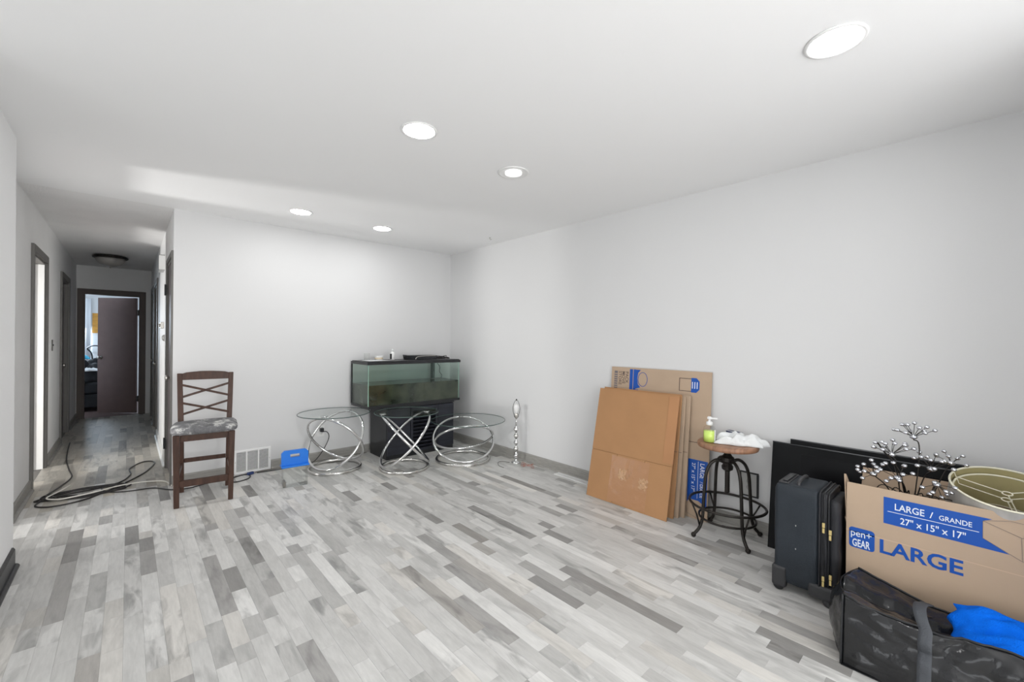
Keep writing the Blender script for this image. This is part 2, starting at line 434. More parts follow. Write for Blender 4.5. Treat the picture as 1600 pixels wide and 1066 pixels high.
def plank_mesh(name, bl, local=False):
    vs = []; fs = []; tn = []; ti = []
    for (x0, x1, y0, y1, t, r) in bl:
        cx, cy = ((x0 + x1) / 2, (y0 + y1) / 2) if local else (0, 0)
        g = 0.00015; c = 0.0004; o = len(vs)
        X0, X1, Y0, Y1 = x0 + g - cx, x1 - g - cx, y0 + g - cy, y1 - g - cy
        vs += [(X0, Y0, -0.0038), (X1, Y0, -0.0038), (X1, Y1, -0.0038), (X0, Y1, -0.0038), (X0, Y0, -c), (X1, Y0, -c), (X1, Y1, -c), (X0, Y1, -c),
               (X0 + c, Y0 + c, 0), (X1 - c, Y0 + c, 0), (X1 - c, Y1 - c, 0), (X0 + c, Y1 - c, 0)]
        fs += [tuple(o + k for k in f) for f in ((8, 9, 10, 11), (4, 5, 9, 8), (5, 6, 10, 9), (6, 7, 11, 10), (7, 4, 8, 11), (0, 1, 5, 4), (1, 2, 6, 5), (2, 3, 7, 6), (3, 0, 4, 7))]
        k = 0.95 + (r - 0.5) * 0.08; cc = [c_ * k for c_ in sr(*t)]
        if (y0 + y1) / 2 > 4.9: cc = [cc[0] * .80, cc[1] * .765, cc[2] * .70]   # hall planks darkened and browned to imitate the dimmer hall light
        if r > 0.82: cc = [cc[0] * 1.01, cc[1] * 0.99, cc[2] * 0.965]
        tn += [(r, (r * 7.3) % 1, 0, 1)] * 12; ti += [(*cc, 1)] * 12
    me = bpy.data.meshes.new(name); me.from_pydata(vs, [], fs)
    for nm, dat in (('tone', tn), ('tint', ti)):
        a = me.attributes.new(nm, 'FLOAT_COLOR', 'POINT'); a.data.foreach_set('color', [c for d in dat for c in d])
    me.materials.append(M['plank']); me.update()
    return me


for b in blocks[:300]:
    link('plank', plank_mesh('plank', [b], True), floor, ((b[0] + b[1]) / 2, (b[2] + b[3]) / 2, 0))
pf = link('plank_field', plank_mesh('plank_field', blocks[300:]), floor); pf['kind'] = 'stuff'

# ceiling with holes left out (cans are surface flush)
struct('ceiling', MB().box(LEFTX - .1, XR + .1, FRONT - .1, YB, ZC, ZC + .1), M['ceil'])
o = struct('ceiling_hall', MB().box(HL - .1, HR + .1, YB, HE + .1, ZC, ZC + .1), M['hallceil'])
# walls
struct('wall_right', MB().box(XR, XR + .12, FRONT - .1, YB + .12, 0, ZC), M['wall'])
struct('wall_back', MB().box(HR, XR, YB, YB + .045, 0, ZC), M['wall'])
struct('wall_left', MB().box(-0.60, XL, OPEN, 3.70, 0, ZC), M['leftwall'])
struct('wall_left_return', MB().box(LEFTX, -0.60, OPEN, OPEN + .12, 0, ZC), M['wall'])
struct('wall_stub_shade', MB().box(2.25, XR, -0.62, -0.50, 0, ZC), M['wall'])  # unseen stub wall added to darken the near right corner
# rear and far-left walls with guessed window openings behind the camera
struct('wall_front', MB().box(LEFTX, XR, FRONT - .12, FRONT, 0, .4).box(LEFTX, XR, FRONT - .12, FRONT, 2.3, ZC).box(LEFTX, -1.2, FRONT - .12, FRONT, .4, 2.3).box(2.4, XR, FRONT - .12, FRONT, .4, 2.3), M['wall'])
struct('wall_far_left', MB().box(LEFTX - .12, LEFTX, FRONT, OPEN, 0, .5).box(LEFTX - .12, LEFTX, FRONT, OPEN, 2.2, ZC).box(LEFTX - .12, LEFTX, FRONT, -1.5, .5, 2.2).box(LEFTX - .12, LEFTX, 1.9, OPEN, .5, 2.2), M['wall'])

# hall walls: left wall with doorways, right wall, end wall
D1 = (5.42, 6.20); D2 = (7.50, 8.32); DH = 2.03
t = 0.11
mb = MB()
for a, b in ((3.70, 3.80), (4.45, D1[0]), (D1[1], D2[0]), (D2[1], HE)): mb.box(HL - t, HL, a, b, 0, ZC)  # gap before the first doorway is added to admit the hall-mouth lamp
for a, b in ((3.80, 4.45), D1, D2): mb.box(HL - t, HL, a, b, DH, ZC)
struct('wall_hall_left', mb, M['hallwall'])
D4 = (4.80, 5.44); D5 = (7.35, 8.1); D6 = (8.45, 9.2)
mb = MB()
for a, b in ((YB + .045, D4[0]), (D4[1], D5[0]), (D5[1], D6[0]), (D6[1], HE)): mb.box(HR, HR + t, a, b, 0, ZC)
for a, b in (D4, D5, D6): mb.box(HR, HR + t, a, b, DH, ZC)
struct('wall_hall_right', mb, M['hallwall'])
EX0, EX1 = -0.53, 0.15
struct('wall_hall_end', MB().box(HL - t, EX0, HE, HE + .11, 0, ZC).box(EX1, HR + t, HE, HE + .11, 0, ZC).box(EX0, EX1, HE, HE + .11, 2.0, ZC), M['hallwall'])

# side room behind door 1
struct('wall_side_room', MB().box(-3.0, -2.9, 3.9, 7.2, 0, ZC).box(-2.9, HL - t, 7.1, 7.2, 0, ZC).box(-2.9, HL - t, 3.9, 4.0, 0, ZC), M['wall'])
struct('ceiling_side_room', MB().box(-3.0, HL - .1, 3.9, 7.2, ZC, ZC + .1), M['ceil'])
# bedroom behind the end door
struct('wall_bedroom_left', MB().box(-1.8, -1.7, HE + .11, 12.6, 0, ZC), M['wall'])
struct('wall_bedroom_right', MB().box(1.5, 1.6, HE + .11, 12.6, 0, ZC), M['wall'])
struct('wall_bedroom_back', MB().box(-1.8, -1.25, 12.5, 12.6, 0, ZC).box(-0.66, 1.6, 12.5, 12.6, 0, ZC).box(-1.25, -.66, 12.5, 12.6, 0, .8).box(-1.25, -.66, 12.5, 12.6, 2.0, ZC), M['wall'])
struct('wall_bedroom_front', MB().box(-1.8, HL - t, HE, HE + .11, 0, ZC).box(HR + t, 1.6, HE, HE + .11, 0, ZC), M['wall'])
struct('ceiling_bedroom', MB().box(-1.8, 1.6, HE, 12.6, ZC, ZC + .1), M['ceil'])
wn = struct('window_1', MB().box(-1.25, -1.20, 12.51, 12.58, .8, 2.0).box(-.71, -.66, 12.51, 12.58, .8, 2.0).box(-1.2, -.71, 12.51, 12.58, .8, .85).box(-1.2, -.71, 12.51, 12.58, 1.95, 2.0).box(-1.2, -.71, 12.52, 12.56, 1.38, 1.42), M['whitetrim'])
obj('pane', MB().box(-1.2, -.71, 12.54, 12.545, .85, 1.38), M['clearpl'], wn)
obj('pane', MB().box(-1.2, -.71, 12.54, 12.545, 1.42, 1.95), M['clearpl'], wn)
cur = tag(obj('curtain', MB().grid(lambda u, v: (-1.3 + .72 * u, 12.44 + .018 * math.sin(u * 40), .65 + 1.45 * v), 60, 2), M['curtain'], solid=.003), 'sheer white curtain over the far bedroom window', 'curtain')


# door casings ------------------------------------------------------
def casing_y(name, x, side, y0, y1, zt, m, wd=.065, th=.018):   # on a wall of constant x; side = direction the casing faces
    a, b = (x, x + th) if side > 0 else (x - th, x)
    mb = MB()
    mb.box(a, b, y0 - wd, y0, 0, zt + wd); mb.box(a, b, y1, y1 + wd, 0, zt + wd); mb.box(a, b, y0, y1, zt, zt + wd)
    # jamb lining
    j0, j1 = (x - t, x) if side > 0 else (x, x + t)
    mb.box(j0, j1, y0, y0 + .018, 0, zt); mb.box(j0, j1, y1 - .018, y1, 0, zt); mb.box(j0, j1, y0 + .018, y1 - .018, zt - .018, zt)
    return mb


d1 = struct('door_1', casing_y('c', HL, 1, *D1, DH, M['casing']), M['casing'], bevel=.002)
obj('jamb', MB().box(HL - .10, HL - .004, D1[1] - .03, D1[1] - .018, 0, DH - .02), M['whitetrim'], d1)
obj('door_stop', MB().box(HL - .10, HL - .066, D1[1] - .045, D1[1] - .03, 0, DH - .02), M['casing'], d1)
d2 = struct('door_2', casing_y('c', HL, 1, *D2, DH, M['casing']), M['casing'], bevel=.002)
lf = obj('door_leaf', MB().box(HL - .07, HL - .035, D2[0] + .02, D2[1] - .02, .01, DH - .02), M['greydoor'], d2, bevel=.002)
obj('door_knob', MB().lathe([(.026, 0), (.026, .006), (.01, .01), (.01, .035), (.024, .045), (.028, .06), (.02, .072), (1e-5, .075)], (HL - .035, D2[0] + .09, .95), 14, Matrix.Rotation(PI / 2, 3, 'Y')), M['nickel'], lf)
d4 = struct('door_4', casing_y('c', HR, -1, *D4, DH, M['casing'], wd=.045, th=.014), M['casing'], bevel=.002)
lf = obj('door_leaf', MB().box(HR + .006, HR + .041, D4[0] + .02, D4[1] - .02, .01, DH - .02), M['greydoor'], d4, bevel=.002)
obj('door_knob', MB().lathe([(.028, 0), (.028, .006), (.011, .01), (.011, .022), (.024, .03), (.027, .042), (.02, .052), (1e-5, .055)], (HR + .006, D4[0] + .075, .945), 16, Matrix.Rotation(-PI / 2, 3, 'Y')), M['nickel'], lf)
for z in (.25, 1.78):
    obj('hinge', MB().box(HR - .02, HR - .012, D4[1] - .03, D4[1] + .03, z - .05, z + .05).tube([(HR - .02, D4[1], z - .055), (HR - .02, D4[1], z + .055)], .007), M['black'], d4)
for nm, D in (('door_5', D5), ('door_6', D6)):
    dd = struct(nm, casing_y('c', HR, -1, *D, DH, M['casing'], th=.014), M['casing'], bevel=.002)
    lf = obj('door_leaf', MB().box(HR + .03, HR + .065, D[0] + .02, D[1] - .02, .01, DH - .02), M['greydoor'], dd)
    obj('door_knob', MB().lathe([(.026, 0), (.01, .008), (.01, .035), (.026, .05), (.02, .068), (1e-5, .07)], (HR + .03, D[0] + .1, .95), 12, Matrix.Rotation(-PI / 2, 3, 'Y')), M['nickel'], lf)
# end door with brown frame, leaf swung into the bedroom
mb = MB(); zt = 2.0; wd = .07
mb.box(EX0 - wd, EX0, HE - .018, HE, 0, zt + wd).box(EX1, EX1 + wd, HE - .018, HE, 0, zt + wd).box(EX0, EX1, HE - .018, HE, zt, zt + wd)
mb.box(EX0, EX0 + .016, HE, HE + .11, 0, zt).box(EX1 - .016, EX1, HE, HE + .11, 0, zt).box(EX0 + .016, EX1 - .016, HE, HE + .11, zt - .016, zt)
d3 = struct('door_3', mb, M['browncasing'], bevel=.002)
mt = Matrix.Translation((EX1 - .03, HE + .125, 0)) @ Matrix.Rotation(math.radians(180 - 40), 4, 'Z')
lf = obj('door_leaf', MB().box(0, .63, 0, .035, .012, zt - .03, mt), M['browndoor'], d3, bevel=.003)
kn = MB()
kn.lathe([(.028, 0), (.01, .008), (.01, .035), (.026, .05), (.02, .068), (1e-5, .07)], mt @ Vector((.57, .035, .95)), 12, (mt.to_3x3() @ Matrix.Rotation(-PI / 2, 3, 'X')))
obj('door_knob', kn, M['nickel'], lf)
for z in (.25, 1.72):
    obj('hinge', MB().tube([(EX1 - .02, HE + .112, z - .05), (EX1 - .02, HE + .112, z + .05)], .009).box(EX1 - .045, EX1 - .015, HE + .105, HE + .112, z - .045, z + .045), M['black'], d3)
# drywall corner bead at the doorway edge and threshold strip
struct('trim_1', MB().box(-0.485, -.40, 5.05, 5.062, 0, .004), M['cordwht'])


# baseboards
def base_run(name, a, b, nrm, m=None, h=.092, th=.012, shoe=True):
    """baseboard from a to b (xy) with outward normal nrm"""
    a = Vector((*a, 0)); b = Vector((*b, 0)); n = Vector((*nrm, 0))
    mb = MB(); d = b - a
    mb.prism([a, a + n * th, a + n * th + Vector((0, 0, h - .012)), a + n * (th * .5) + Vector((0, 0, h)), a + Vector((0, 0, h))], d)
    o = struct(name, mb, m or M['base'])
    if shoe:
        s = a + n * th; r = .018
        pts = [s] + [s + n * (r * math.cos(q)) + Vector((0, 0, r * math.sin(q))) for q in [0, PI / 8, PI / 4, 3 * PI / 8, PI / 2]]
        obj('quarter_round', MB().prism(pts, d), m or M['base'], o)
    return o


base_run('baseboard_back', (1.065, YB), (XR, YB), (0, -1))
base_run('baseboard_back_left', (HR, YB), (.75, YB), (0, -1))
base_run('baseboard_right', (XR, -.5), (XR, YB), (-1, 0))
base_run('baseboard_left', (XL, OPEN), (XL, 3.66), (1, 0), M['blackbase'], h=.11, th=.014)
base_run('baseboard_hall_left', (HL, 4.5), (HL, D1[0] - .065), (1, 0))
base_run('baseboard_hall_middle', (HL, D1[1] + .065), (HL, D2[0] - .065), (1, 0))
base_run('baseboard_hall_end', (HL, D2[1] + .065), (HL, HE), (1, 0))
base_run('baseboard_hall_right', (HR, D4[1] + .045), (HR, D5[0] - .065), (-1, 0), M['whitetrim'])
base_run('baseboard_hall_far', (HR, D5[1] + .065), (HR, D6[0] - .065), (-1, 0))

# ------------------------------------------------------------------ ceiling lights
for (x, y, lab, dim) in ((1.95, .36, 'round recessed ceiling light nearest the camera, largest at upper right', 0),
                         (1.157, 2.033, 'bright recessed ceiling light in the middle of the ceiling', 0),
                         (1.91, 2.10, 'dim recessed ceiling light with a visible ring trim, small lens', 1),
                         (1.133, 4.064, 'recessed ceiling light near the back wall, the left one of the two', 0),
                         (1.912, 4.089, 'recessed ceiling light near the back wall, the right one of the two', 0)):
    l = thing('recessed_light', lab, 'ceiling light', (x, y, ZC), group='recessed downlights in the white ceiling')
    if dim:
        obj('trim_ring', MB().lathe([(.105, -.001), (.104, -.006), (.094, -.009), (.088, -.004), (.07, -.003), (.062, -.002)], seg=40), M['whitepl'], l)
        obj('lens', MB().lathe([(.056, -.0012), (.056, -.012), (1e-5, -.014)], seg=32), M['lensdim2'] if 'lensdim2' in M else mat('weak_lens', (1, 1, 1), .5, emit=0.9), l)
    else:
        obj('trim_ring', MB().lathe([(.098, -.001), (.098, -.004), (.09, -.007), (.082, -.005), (.08, -.002)], seg=40), M['whitepl'], l)
        obj('lens', MB().lathe([(.079, -.001), (.079, -.005), (1e-5, -.008)], seg=40), M['lens'], l)
hl = thing('flush_ceiling_light', 'unlit frosted bowl ceiling light with a dark rim in the hallway', 'ceiling light', (-.19, 8.15, ZC))
obj('rim', MB().lathe([(.10, -.002), (.175, -.012), (.19, -.022), (.184, -.038), (.165, -.045), (.16, -.034)], seg=40), M['darkmetal'], hl)
obj('glass_bowl', MB().lathe([(.16, -.036), (.148, -.08), (.112, -.12), (.06, -.143), (1e-5, -.15)], seg=40), M['frost'], hl)
obj('finial', MB().lathe([(.012, -.148), (.014, -.158), (.006, -.17), (1e-5, -.175)], seg=12), M['nickel'], hl)
# little hook near wall/ceiling line
x = tag(obj('ceiling_hook', MB().tube(spline([(0, 0, 0), (0, 0, -.012), (.012, 0, -.022), (.022, 0, -.012)], 4), .003, 6).lathe([(.01, 0), (.01, -.003), (.002, -.005)]), M['nickel'], loc=(2.95, 3.62, ZC)), 'tiny metal hook in the ceiling near the right wall', 'hook')

# ------------------------------------------------------------------ wall fittings
v = thing('return_air_grille', 'white louvred air return grille low on the back wall', 'vent', (.905, YB, .005))
gw, gh = .31, .225
obj('frame', MB().box(-gw / 2, gw / 2, -.008, 0, 0, .02).box(-gw / 2, gw / 2, -.008, 0, gh - .02, gh).box(-gw / 2, -gw / 2 + .02, -.008, 0, .02, gh - .02).box(gw / 2 - .02, gw / 2, -.008, 0, .02, gh - .02)
    .box(-.056, -.044, -.007, 0, .02, gh - .02).box(.044, .056, -.007, 0, .02, gh - .02), M['vent'], v, bevel=.0015)
obj('backing', MB().box(-gw / 2 + .015, gw / 2 - .015, -.002, -.0005, .012, gh - .012), M['ventdark'], v)
for i in range(15):
    z = .027 + i * .0122
    m4 = Matrix.Translation((0, -.0045, z)) @ Matrix.Rotation(math.radians(35), 4, 'X')
    obj('louvre', MB().box(-gw / 2 + .02, gw / 2 - .02, -.0035, .0035, -.0006, .0006, m4), M['vent'], v)
for sx in (-1, 1): obj('screw', MB().lathe([(.004, 0), (.003, .002), (1e-5, .0025)], (sx * (gw / 2 - .01), -.008, gh / 2), 8, Matrix.Rotation(PI / 2, 3, 'X')), M['nickel'], v)

r = thing('floor_register', 'narrow white floor vent beside the right wall baseboard', 'vent', (3.125, 2.57, 0))
obj('frame', MB().box(-.036, -.026, -.20, .20, 0, .005).box(.026, .036, -.20, .20, 0, .005).box(-.026, .026, -.20, -.19, 0, .005).box(-.026, .026, .19, .20, 0, .005).box(-.026, .026, -.19, .19, 0, .0008), M['vent'], r)
for i in range(22): obj('louvre', MB().box(-.026, .026, -.186 + i * .0172, -.186 + i * .0172 + .009, .001, .004), M['vent'], r)


def outlet(name, lab, loc, axis, wdt=.072, hgt=.115, m='whitepl', rim=None, plug=False):
    """axis: 'back' (faces -Y) or 'right' (faces -X)"""
    rz = 0 if axis == 'back' else -PI / 2
    o = thing(name, lab, 'outlet', loc, rz)
    obj('cover_plate', MB().box(-wdt / 2, wdt / 2, -.006, 0, -hgt / 2, hgt / 2), M[m], o, bevel=.002)
    for z in (-.022, .022): obj('socket', MB().lathe([(.016, 0), (.016, .002), (1e-5, .0025)], (0, -.006, z), 16, Matrix.Rotation(PI / 2, 3, 'X')), M['silver'] if rim else M[m], o)
    if rim: obj('surround', MB().box(-wdt / 2 - .01, wdt / 2 + .01, -.004, 0, hgt / 2, hgt / 2 + .01).box(-wdt / 2 - .01, wdt / 2 + .01, -.004, 0, -hgt / 2 - .01, -hgt / 2).box(wdt / 2, wdt / 2 + .012, -.012, 0, -hgt / 2, hgt / 2).box(-wdt / 2 - .01, -wdt / 2, -.004, 0, -hgt / 2, hgt / 2), M['black'], o)
    return o


outlet('wall_outlet', 'wall outlet with a dark surround behind the round stool', (XR, 1.05, .325), 'right', .10, .15, 'silver', True)
outlet('wall_outlet', 'white wall outlet with a plug behind the leftmost glass table', (1.54, YB, .315), 'back')
chm = thing('door_chime', 'boxy silver door chime high on the hall wall', 'chime', (HR, 6.05, 2.12))
obj('cover', MB().box(-.045, 0, -.10, .10, -.085, .085), M['silver'], chm, bevel=.004)
obj('side_plate', MB().box(-.05, -.0, -.115, -.10, -.075, .075), M['whitepl'], chm, bevel=.002)
th = thing('thermostat', 'small grey thermostat on the lit strip of hall wall', 'thermostat', (HR, 6.1, 1.44))
obj('body', MB().box(-.03, 0, -.055, .055, -.035, .035), M['nickel'], th, bevel=.004)
obj('dial', MB().lathe([(.02, 0), (.018, .012), (1e-5, .013)], (-.03, .02, 0), 14, Matrix.Rotation(-PI / 2, 3, 'Y')), M['silver'], th)
tag(obj('wall_knob_cover', MB().lathe([(.035, 0), (.034, .01), (.02, .022), (1e-5, .024)], (HR, 5.9, 1.30), 18, Matrix.Rotation(-PI / 2, 3, 'Y')), M['silver']), 'round grey disc on the hall wall below the thermostat', 'cover')
sw = thing('light_switch', 'dark light switch plate on the left hall wall between the doors', 'switch', (HL, 6.72, 1.21))
obj('cover_plate', MB().box(0, .006, -.035, .035, -.06, .06), M['casing'], sw, bevel=.001)
obj('toggle', MB().box(.006, .014, -.004, .004, -.008, .012), M['black'], sw)

# ------------------------------------------------------------------ counter chair
ch = thing('counter_chair', 'dark wooden counter chair with crossed back slats and worn grey seat', 'chair', (.475, 4.275, 0), math.radians(-7))
DW = M['darkwood']
fw, bw, fd, bd = .172, .160, -.19, .195
for sx in (-1, 1):
    obj('leg', MB().hexa([(sx * fw - .017, fd - .017, 0), (sx * fw + .017, fd - .017, 0), (sx * fw + .017, fd + .017, 0), (sx * fw - .017, fd + .017, 0)],
                         [(sx * (fw + .006) - .021, fd - .021, .555), (sx * (fw + .006) + .021, fd - .021, .555), (sx * (fw + .006) + .021, fd + .021, .555), (sx * (fw + .006) - .021, fd + .021, .555)]), DW, ch, bevel=.004)
    # rear leg continues up as back post, raked
    bpz = [(0, bd + .015, .016), (.55, bd, .02), (1.0, bd + .075, .018)]
    mb = MB()
    for (z0, y0, h0), (z1, y1, h1) in zip(bpz[:-1], bpz[1:]):
        s0 = sx * (bw + (.0 if z0 < .5 else .008)); s1 = sx * (bw + (.008 if z1 < .9 else .022))
        mb.hexa([(s0 - h0, y0 - h0, z0), (s0 + h0, y0 - h0, z0), (s0 + h0, y0 + h0, z0), (s0 - h0, y0 + h0, z0)], [(s1 - h1, y1 - h1, z1), (s1 + h1, y1 - h1, z1), (s1 + h1, y1 + h1, z1), (s1 - h1, y1 + h1, z1)])
    obj('leg', mb, DW, ch, bevel=.004)
obj('apron', MB().box(-.15, .15, fd - .012, fd + .01, .505, .555).box(-.15, .15, bd - .01, bd + .01, .505, .555).box(-.185, -.165, fd + .02, bd - .02, .505, .555).box(.165, .185, fd + .02, bd - .02, .505, .555), DW, ch, bevel=.002)
obj('stretcher', MB().box(-.156, .156, fd - .013, fd + .013, .155, .205), DW, ch, bevel=.003)
obj('stretcher', MB().box(-.145, .145, bd - .004, bd + .016, .25, .285), DW, ch, bevel=.003)
for sx in (-1, 1): obj('stretcher', MB().beam((sx * .172, fd + .018, .235), (sx * .164, bd - .005, .235), .018, .035), DW, ch, bevel=.003)
# seat cushion


def cushion(u, v):
    return None


mb = MB(); N = 28; rings = []
for (k, z) in ((.90, .553), (.985, .560), (1.0, .578), (.985, .594), (.93, .606), (.80, .613), (.5, .617), (.2, .618)):
    ring = []
    for i in range(N):
        a = 2 * PI * i / N; c, s_ = math.cos(a), math.sin(a)
        q = (abs(c) ** 5 + abs(s_) ** 5) ** (-1 / 5)
        ring.append((c * q * .222 * k, s_ * q * .215 * k - .01, z + .004 * mn.noise(Vector((c * 3 * k, s_ * 3 * k, z * 9)))))
    rings.append(ring)
vs = [p for r_ in rings for p in r_]
fs = [(i * N + k, i * N + (k + 1) % N, (i + 1) * N + (k + 1) % N, (i + 1) * N + k) for i in range(len(rings) - 1) for k in range(N)]
fs += [tuple(range(N))[::-1], tuple((len(rings) - 1) * N + k for k in range(N))]
mb.add(vs, fs, True)
obj('seat_cushion', mb, M['seatfab'], ch)
yb = lambda z: bd + .075 * (z - .55) / .45
mb = MB(); n = 12
top = [(-.165 + .33 * i / n, 1.005 + .012 * math.sin(PI * i / n) - (.006 if i in (0, n) else 0)) for i in range(n + 1)]
pts = [(x, yb(.95) - .002, .945) for x in (-.165, .165)] + [(x, yb(1.0) - .002, z) for x, z in top[::-1]]
mb.prism(pts, (0, -.02, 0)); obj('top_rail', mb, DW, ch, bevel=.002)
for z0, z1 in ((.80, .905), (.655, .755)):
    obj('cross_slat', MB().beam((-.168, yb(z0) - .006, z0), (.168, yb(z1) - .006, z1), .010, .018, (0, 1, 0)), DW, ch, bevel=.002)
    obj('cross_slat', MB().beam((-.168, yb(z1) - .018, z1), (.168, yb(z0) - .018, z0), .010, .018, (0, 1, 0)), DW, ch, bevel=.002)

# ------------------------------------------------------------------ cords on the floor
def cord(name, pts, r, m, lab, n=8, cat='cord', z=None):
    P = [(p[0], p[1], (p[2] if len(p) > 2 else r + .0005)) for p in pts]
    return tag(obj(name, MB().tube(spline(P, n), r, 7), m), lab, cat)


pts = [(-.52, 7.45), (-.50, 6.9), (-.47, 6.4), (-.42, 5.95), (-.38, 5.6), (-.44, 5.28), (-.50, 5.05)]
rr = random.Random(3); k = 0
for i in range(34):
    a = i * 0.78 + 2.6
    R = .17 + .05 * math.sin(i * 1.7)
    pts.append((-.25 + R * 1.45 * math.cos(a) + .03 * math.sin(i * .9), 4.99 + R * .62 * math.sin(a), .006 + .0012 * (i % 9)))
pts += [(-.1, 5.1), (.02, 5.35), (.02, 5.62), (.12, 5.83), (.21, 5.74), (.13, 5.38), (-.02, 5.08), (-.10, 4.96), (-.25, 4.78), (-.42, 4.74), (-.52, 4.84), (-.46, 5.0), (-.3, 4.95)]
cord('extension_cord', pts, .0058, M['cordblk'], 'black extension cord coiled in loops at the mouth of the hallway')
cord('thin_black_cord', [(-.16, 5.02), (-.12, 4.90), (-.06, 4.84), (.03, 4.80), (.17, 4.77), (.28, 4.62), (.40, 4.57), (.52, 4.62), (.66, 4.64), (.80, 4.68), (.86, 4.66), (.84, 4.54), (.74, 4.49), (.68, 4.56), (.76, 4.66), (.86, 4.69)], .0048, M['cordblk'], 'thin black cord with blue plug end trailing under the counter chair')
pg = thing('blue_plug', 'dark blue plug end of a cord below the wall grille', 'plug', (.875, 4.66, .012), math.radians(20))
obj('body', MB().box(-.03, .025, -.013, .013, -.01, .014), mat('plug_blue', sr(40, 60, 110), .4), pg, bevel=.004)
obj('prong', MB().box(.025, .04, -.007, -.005, -.003, .004), M['nickel'], pg); obj('prong', MB().box(.025, .04, .005, .007, -.003, .004), M['nickel'], pg)
cord('white_cable', [(-.36, 5.22, .03), (-.41, 5.08, .03), (-.47, 4.93, .028), (-.40, 4.86, .022), (-.30, 4.85, .026), (-.18, 4.88, .028), (-.08, 4.95, .024), (.06, 5.0, .016), (.20, 4.98, .006), (.262, 4.9, .006), (.31, 4.69, .006), (.42, 4.66, .006), (.6, 4.67, .006), (.75, 4.69, .006)], .0055, M['cordwht'], 'flat white cord lying across the black cord coil')
cord('grey_cord', [(.9, 4.69), (1.0, 4.70), (1.15, 4.70), (1.3, 4.695), (1.45, 4.70), (1.6, 4.69), (1.75, 4.69), (1.92, 4.70), (2.03, 4.70)], .005, M['cordgry'], 'grey cord running along the foot of the back wall')
cord('appliance_cable', [(1.54, 4.70, .31), (1.58, 4.67, .31), (1.60, 4.665, .25), (1.55, 4.66, .14), (1.46, 4.655, .03), (1.38, 4.655, .006), (1.2, 4.65), (1.05, 4.655), (.93, 4.67)], .0045, M['cordblk'], 'black cord hanging from the outlet behind the leftmost glass table')
tag(obj('outlet_plug', MB().box(-.018, .018, -.045, 0, -.02, .02), M['black'], bevel=.005, loc=(1.54, YB - .007, .33)), 'black plug in the outlet behind the leftmost glass table', 'plug')

# ------------------------------------------------------------------ clear carrier with blue handle
bx = thing('clear_plastic_carrier', 'clear plastic container with a bright blue handle top on the floor', 'container', (1.108, 4.085, 0), math.radians(-6))
a_, b_, hh = .098, .05, .172
mb = MB()
mb.box(-a_, a_, -b_, -b_ + .002, 0, hh).box(-a_, a_, b_ - .002, b_, 0, hh).box(-a_, -a_ + .002, -b_ + .002, b_ - .002, 0, hh).box(a_ - .002, a_, -b_ + .002, b_ - .002, 0, hh).box(-a_ + .002, a_ - .002, -b_ + .002, b_ - .002, 0, .002)
obj('clear_body', mb, M['clearpl'], bx)
mb = MB(); o8 = [(-.108, .170), (-.108, .265), (-.082, .300), (.082, .300), (.108, .265), (.108, .170)]; hol = [(-.042, .232), (-.042, .262), (.042, .262), (.042, .232)]
for y0 in (0,):
    ring_o = [(-.108, .172), (-.108, .28), (-.085, .302), (.085, .302), (.108, .28), (.108, .172)]
    # frame around the slot made of four pieces
    mb.prism([(x_, -.012, z_) for x_, z_ in ((-.108, .172), (.108, .172), (.108, .240), (-.108, .240))], (0, .024, 0))
    mb.prism([(x_, -.012, z_) for x_, z_ in ((-.108, .240), (-.038, .240), (-.038, .268), (-.108, .268))], (0, .024, 0))
    mb.prism([(x_, -.012, z_) for x_, z_ in ((.038, .240), (.108, .240), (.108, .268), (.038, .268))], (0, .024, 0))
    mb.prism([(x_, -.012, z_) for x_, z_ in ((-.108, .268), (.108, .268), (.108, .28), (.085, .302), (-.085, .302), (-.108, .28))], (0, .024, 0))
obj('handle', mb, M['blueplastic'], bx, loc=(0, 0, .012))
obj('lid', MB().box(-.112, .112, -.056, .056, .172, .186), M['blueplastic'], bx, bevel=.004)
obj('dark_insert', MB().box(-.094, -.075, -.04, .04, .004, .05), M['cordgry'], bx, bevel=.003)

# ------------------------------------------------------------------ ring tables
def ring_pts(c, R, az, ti, n=64):
    nn = Vector((math.sin(ti) * math.cos(az), math.sin(ti) * math.sin(az), math.cos(ti))); a = Vector((-math.sin(az), math.cos(az), 0)); b = nn.cross(a)
    return [Vector(c) + R * (a * math.cos(2 * PI * k / n) + b * math.sin(2 * PI * k / n)) for k in range(n)]


